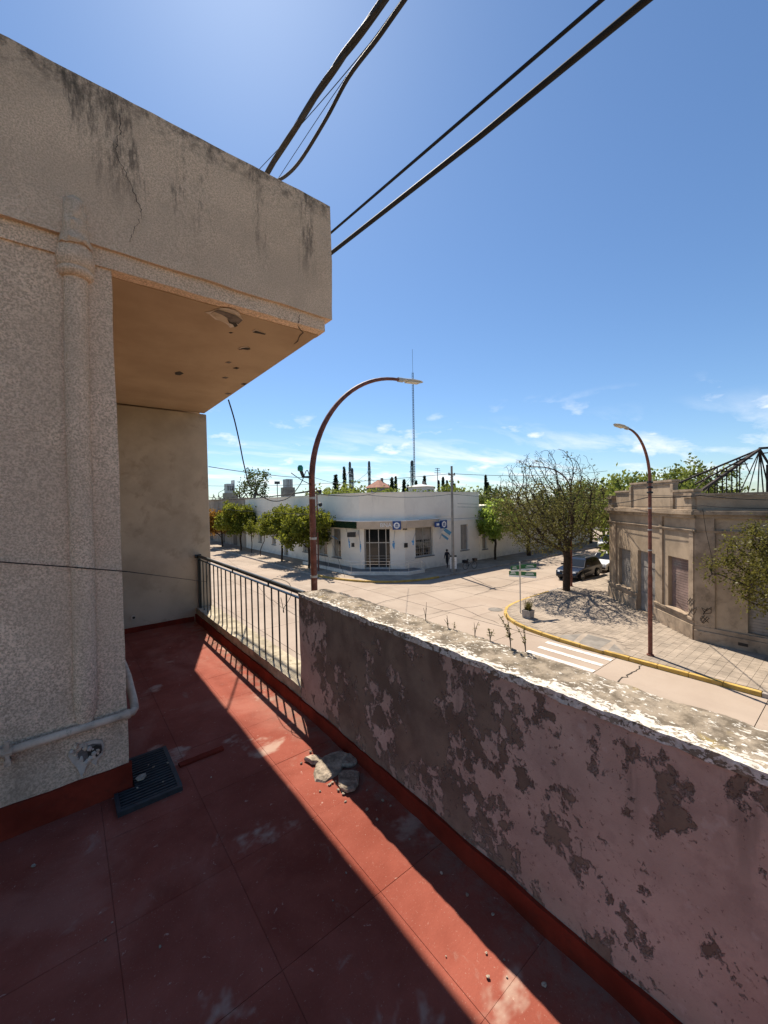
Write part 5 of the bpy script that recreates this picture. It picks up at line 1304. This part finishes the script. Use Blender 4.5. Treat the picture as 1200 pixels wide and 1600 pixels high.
for px_, D, ty_, w, lb in cyp: cypress(lb, px_, D, ty_, w*.5)
# grain elevator legs with guy rods
def tower(label, px_, D, top_py, guys, wide=.62):
    x, y = far_pt(px_, D); d = ray(px_, top_py); h = 6.4+d[2]/np.linalg.norm(d[:2])*D
    t = thing('grain_tower', label, 'tower', (x,y,-.1), 0, 'grain elevator towers'); w = wide/2
    for sx in (-1,1):
        for sy in (-1,1): MB().bar((sx*w,sy*w,0),(sx*w,sy*w,h-2),.14,.14).build('leg', MAT['fardark'], t, False, True)
    m = MB()
    k = int(h/2.2)
    for i in range(k):
        z0, z1 = i*(h-2)/k, (i+1)*(h-2)/k
        for a, b in (((-w,-w),(w,-w)),((w,-w),(w,w)),((w,w),(-w,w)),((-w,w),(-w,-w))): m.bar((*a,z0),(*b,z1),.10,.10); m.bar((*a,z1),(*b,z1),.10,.10)
    m.build('lattice', MAT['fardark'], t, False, True)
    MB().box(-w*.5,w*.5,-w*.5,w*.5,0,h-1.5).build('conveyor_duct', MAT['fardark'], t, False, True)
    MB().lathe([(w*1.1,0),(w*1.5,.5),(w*1.5,1.6),(w*.8,2.2)], (0,0,h-2.2), 10).build('head_box', MAT['fardark'], t, False, True)
    MB().box(-w*1.9,w*1.9,-w*1.9,w*1.9,h-4.2,h-4.0).build('platform', MAT['fardark'], t, False, True)
    for (gx, frac) in guys:
        ux = Vector((R_[0],R_[1],0)); e = ux*gx
        MB().bar((0,0,h*frac),(e.x,e.y,2.0),.11,.11).build('chute', MAT['fargrey'], t, False, True)
tower('grain elevator tower farthest left, twin shafted', 548, 150, 721, [(-11,.85),(9,.55)]); 
tower('shorter companion shaft just right of the leftmost grain tower', 551.5, 152, 731, [])
tower('middle grain elevator tower with spread steel chutes', 578, 150, 720, [(-22,.82),(-14,.6),(16,.72)])
tower('right grain elevator tower beside the radio mast', 645, 145, 719, [(-14,.75),(-10,.72)], .8)
# radio mast
x, y = far_pt(648.5, 190); d = ray(648, 545); h = 6.4+d[2]/np.linalg.norm(d[:2])*190
ms = thing('radio_mast', 'very tall slender radio mast rising beyond the bank roof', 'mast', (x,y,-.1)); 
for a in (0,2.09,4.19): MB().tube([(.42*math.cos(a),.42*math.sin(a),0),(.42*math.cos(a),.42*math.sin(a),h*.86)], .09, 4).build('mast_leg', MAT['fardark'], ms, False, True)
m = MB(); k = 60
for i in range(k):
    z0, z1 = i*h*.86/k, (i+1)*h*.86/k
    for a, b in ((0,2.09),(2.09,4.19),(4.19,0)): m.bar((.42*math.cos(a),.42*math.sin(a),z0),(.42*math.cos(b),.42*math.sin(b),z1),.07,.07)
m.build('lattice', MAT['rust'], ms, False, True); MB().tube([(0,0,h*.86),(0,0,h)], .07, 5).build('antenna', MAT['fardark'], ms, False, True)
# far houses
def house(label, px_, D, w, l, zw, zr, wallm, roofm, rz=.3):
    x, y = far_pt(px_, D); t = thing('far_house', label, 'house', (x,y,-.1), rz)
    wv_ = MB().box(-w/2,w/2,-l/2,l/2,0,zw).build('wall', MAT[wallm], t, False, True)
    MB().add([(-w/2-.4,-l/2-.4,zw),(w/2+.4,-l/2-.4,zw),(w/2+.4,l/2+.4,zw),(-w/2-.4,l/2+.4,zw),(-w*.12,0,zr),(w*.12,0,zr)], [(0,1,5,4),(1,2,5),(2,3,4,5),(3,0,4),(3,2,1,0)]).build('roof', MAT[roofm], t, False, True)
    for s in (-.25,.25): MB().box(w*s-.5,w*s+.5,-l/2-.02,-l/2+.05,zw-2,zw-.7).build('window', MAT['glass'], t, False, True)
    MB().box(w*.2,w*.2+.6,-.3,.3,zr-1.2,zr+.7).build('chimney', MAT['farwall'], t, False, True)
house('house with faded red hipped roof behind the bank', 593, 120, 6.2, 5, 10.9, 13.2, 'farwall', 'rooftile')
house('small white house block right of the radio mast', 659, 100, 4.5, 5, 10.2, 10.9, 'bank_wall', 'fargrey')
# left skyline: warehouse wall, water tank, silo blocks
wh = thing('brick_warehouse', 'grimy low wall building beyond the bank at the far left', 'building', (26,76,0))
MB().box(20.6,33,58.1,110,0,7.25).build('wall', MAT['farwall'], wh); MB().box(20.5,33.1,58.12,110,7.252,7.45).build('parapet_cap', MAT['corner_trim'], wh)
for y_ in (62,68,75,83,92): MB().box(20.56,20.66,y_,y_+1.6,0.2,3.1).build('door', MAT['darkwood'], wh)
def block(label, px_, D, w, z0, parts):
    x, y = far_pt(px_, D); t = thing('skyline_block', label, 'building', (x,y,-.1))
    for (a, b, c, d_, mt, nm) in parts: MB().box(a,b,-w/2,w/2,c,d_).build(nm, MAT[mt], t, False, True)
    return t
tw = block('square water tank tower far beyond the left trees', 450.5, 140, 3, 0, [(-1.9,1.9,0,12.2,'farwall','base'),(-1.1,1.1,12.2,15.0,'fargrey','tank')])
for s_ in (-1.0,-.35,.35,1.0): MB().box(s_-.08,s_+.08,-1.58,-1.49,12.2,15.0).build('rib', MAT['farwall'], tw, False, True)
bb = block('pale flat topped block at the far left skyline', 360.5, 150, 3, 0, [(-2.2,2.2,0,10.8,'farwall','base'),(-1.6,.5,10.8,14.0,'fargrey','upper_storey'),(.8,1.1,10.8,15.3,'fargrey','flue')])
for s_ in (-1.2,-.5,.2): MB().box(s_-.15,s_+.15,-1.6,-1.49,11.6,13.2).build('window', MAT['glass'], bb, False, True)
def skytree(label, px_, D, h, r_, seed): 
    x, y = far_pt(px_, D); return tree(label, (x,y,-.1), h*.3,.3,(0,0,h*.72),(r_,r_,h*.30),'leaf_dark',seed,160,.5,.7,3.5,per=12,leaf=.5,spread=.45,thr=.06,group='far skyline trees',name='far_tree')
skytree('dark bushy tree on the skyline left of the water tank', 399, 105, 15.5, 4.6, 71)
skytree('low dark tree at the far left skyline edge', 345, 110, 10.2, 3.2, 72); skytree('thin dark tree beside the pale skyline block', 374, 120, 13, 2.6, 73); skytree('low tree between the skyline tree and the water tank', 421, 120, 9.2, 3, 74)
skytree('low dark tree just right of the concrete pole above the roofs', 742, 95, 10.2, 3.8, 75); skytree('mid dark tree right of the bank roof end', 772, 85, 9.6, 4.2, 76); skytree('dark tree left of the tall cypress', 727, 95, 9.8, 3.2, 77)
an = far_pt(684.5, 110); an_t = thing('antenna_post', 'thin antenna post with cross bars above the bank roof', 'antenna', (*an,-.1)); MB().tube([(0,0,0),(0,0,15.6)], .10, 5).build('post', MAT['fardark'], an_t, False, True)
for z_ in (14.2,14.9,15.4): MB().box(-1.3+.3*(z_-14),1.3-.3*(z_-14),-.05,.05,z_,z_+.12).build('cross_bar', MAT['fardark'], an_t, False, True)
an = far_pt(434, 120); an_t = thing('antenna_post', 'short signal post on the skyline left of the water tank', 'antenna', (*an,-.1)); MB().tube([(0,0,0),(0,0,13.2)], .12, 5).build('post', MAT['fardark'], an_t, False, True); MB().box(-.8,.8,-.1,.1,12.4,13.2).build('cross_bar', MAT['fardark'], an_t, False, True)

# ------------------------------------------------------------------ cables and wires
def sag(a, b, s, n=14): 
    a, b = Vector(a), Vector(b); return [a.lerp(b,i/n)-UP*s*4*(i/n)*(1-i/n) for i in range(n+1)]
def wire(label, pts, r, mat='cable', name='overhead_cable', n=6, group=None):
    return tag(MB().tube(pts, r, n).build(name, MAT[mat], None, True), label, 'cable', group)
def smooth(pts, k=6):
    P = [Vector(p) for p in pts]; out = []
    for i in range(len(P)-1):
        p0, p1, p2, p3 = P[max(i-1,0)], P[i], P[i+1], P[min(i+2,len(P)-1)]
        for j in range(k):
            t = j/k; out.append(.5*((2*p1)+(p2-p0)*t+(2*p0-5*p1+4*p2-p3)*t*t+(3*p1-p0-3*p2+p3)*t**3))
    out.append(P[-1]); return out
# thick twisted bundle from the roof edge overhead
bx = 1.5
B0, B1, B2 = at(405,292,X=bx), at(500,140,X=bx), at(600,0,X=bx); B3 = B2+(B2-B1)*3.0
cen = smooth([B0-Vector((0,-.3,.1)), B0, B1, B2, B3], 16)
bt = thing('twisted_cable', 'thick twisted cable bundle rising from the roof edge overhead', 'cable', B0)
for s_ in range(3):
    P = []
    for i, p in enumerate(cen):
        a = i*.22+s_*2.094; P.append(p+Vector((math.cos(a),0,math.sin(a)))*.0105)
    MB().tube(P, .0135, 8).build('strand', MAT['cablegrey'], bt, True)
pts = [at(415,292,X=bx), at(425,285,X=bx), at(445,276,X=bx), at(470,250,X=bx), at(510,185,X=bx), at(545,120,X=bx), at(590,60,X=bx), at(632,0,X=bx)]; pts.append(pts[-1]+(pts[-1]-pts[-2])*4)
wire('black cable curving up from the roof edge beside the twisted bundle', smooth(pts), .0125, 'cablegrey', n=8)
pts = [at(398,272,X=1.7), at(470,195,X=1.7), at(560,90,X=1.7), at(640,-12,X=1.7)]; wire('hair thin wire running between the two thick roof cables', smooth(pts), .003)
pts = [at(432,283,X=1.75), at(520,150,X=1.75), at(620,10,X=1.75), at(640,-20,X=1.75)]; wire('second hair thin wire close along the black roof cable', smooth(pts), .0025)
XC = 2.5
a, b = at(490,387,X=XC), at(940,0,X=XC); e = (b-a).normalized(); wire('thinner of the two straight black cables crossing the open sky', [a-e*3, a, b, b+e*6], .0125)
a, b = at(490,417,X=XC), at(1010,0,X=XC); wire('thicker of the two straight black cables crossing the open sky', [a-(b-a).normalized()*3, a, at(750,213,X=XC), b, b+(b-a).normalized()*6], .021, n=8)
# hanging loop from the soffit to the lamp
prof = [(357,625,5.25),(366,655,5.6),(374,690,5.95),(381,725,6.3),(390,757,6.7),(405,773,7.1),(428,783,7.7),(452,777,8.2),(470,755,8.6),(479,735,8.9),(483,742,8.95)]
wire('slack black cable looping down from the soffit edge to the arching lamp', smooth([at(p[0],p[1],D=p[2]) for p in prof]), .009, n=8)
wire('thin wire stretched from the end wall edge past the arching lamp', sag(at(326,729,D=6.3), at(487,747,D=8.95), .03)+sag(at(487,745,D=8.95), at(560,752,D=30), .2), .005)
wire('second dark line joining the lamp bracket from the left', sag(at(455,739,D=8.3), at(486,757,D=8.95), .02), .009)
tl = at(486,767,D=9.0)
wire('dark street cable running from far left to the arching lamp', sag(at(320,775,D=30), tl, .2), .014)
wire('lower thin street cable running from far left to the arching lamp', sag(at(320,779,D=26), at(487,768,D=9), .12), .008)
wire('fine low line crossing in front of the left street trees', sag(at(331,793,D=30), at(490,804,D=9), .05), .005)
wire('line running from the lamp bracket up past the bank roof', sag(at(489,771,D=9), at(600,762,D=34), .3), .012)
iB = tag(MB().lathe([(.02,0),(.05,.04),(.04,.10),(.06,.14),(.02,.2)], at(398,779,D=17.5), 8).build('cable_joint', MAT['black']), 'small black cable joint hanging above the left trees', 'cable joint')
# wires across the street, bank pole and corner shop
pt = Vector((26,22.95,8.75))
wire('upper wire from the concrete pole toward the right trees', sag(pt, (50,20,9.6), .35), .02); wire('upper wire from the concrete pole back over the bank', sag(pt, (14,62,9.4), .5), .02)
L1 = Vector((17.85,5.58,6.9))
wire('long sagging wire crossing before the bank front to the pole', sag(at(572,773,D=34), Vector((26,22.9,7.0)), .25)+sag((26,22.9,7.0), at(960,787,D=29), .12), .016)
a_, b_ = at(715,787,D=33), at(955,783,D=30); wire('upper of two wires before the big bare tree to the shop corner', sag(a_, b_, .12), .013)
a_, b_ = at(715,792,D=33), at(955,793,D=30); wire('lower of two wires before the big bare tree to the shop corner', sag(a_, b_, .05), .012)
wire('dark wire from the shop corner along its parapet to the right', sag(at(950,787,D=28.5), at(1012,777,D=18.7), .06)+sag(at(1013,777,D=18.7), at(1095,774,D=20.6), .03)+sag(at(1096,774,D=20.6), at(1210,781,D=19.5), .04), .018)
wire('thin wire strung across the tan parapet steps', sag(at(963,772,D=27), at(1086,775,D=20.7), .02), .010)
wire('lower wire following the shop cornice to the right', sag(at(950,788,D=28), at(1098,790,D=20.6), .1)+sag(at(1099,790,D=20.6), at(1210,794,D=19.5), .04), .012)
wire('drop line falling down the tan shop pilaster', [at(1098,795,X=20.9), at(1103,830,X=21.1), at(1112,870,X=21.12), at(1118,905,X=21.13)], .008)
wire('upper wire along the bank side wall to the lime tree', sag(at(655,812,Y=25.4), at(760,808,Y=25.4), .03), .012)
# guy wires by the bank corner
wire('steep guy wire from the dark pole to the kerb', [Vector((18.4,32.3,5.6)), Vector((18.35,28.3,.15))], .012); wire('second guy wire dropping beside the first', [Vector((18.4,32.3,5.0)), Vector((18.2,31.0,.15))], .010)
# wire along our own wall
wire('thin dark wire running along the rendered wall to the railing', [at(-60,874,Y=2.60), at(0,878,Y=2.625), at(110,886,Y=2.59), at(198,893,Y=2.625), at(260,901,D=4.5), at(322,909,D=5.55), (1.42,5.3,5.66)], .0028, name='wall_wire')
wire('loose wire end curled over the railing near the wall end', smooth([(1.42,3.45,5.70),(1.40,3.25,5.76),(1.44,3.08,5.74),(1.41,2.98,5.66),(1.36,3.02,5.55),(1.40,3.10,5.50),(1.42,3.2,5.60)]), .0025, name='loose_wire')
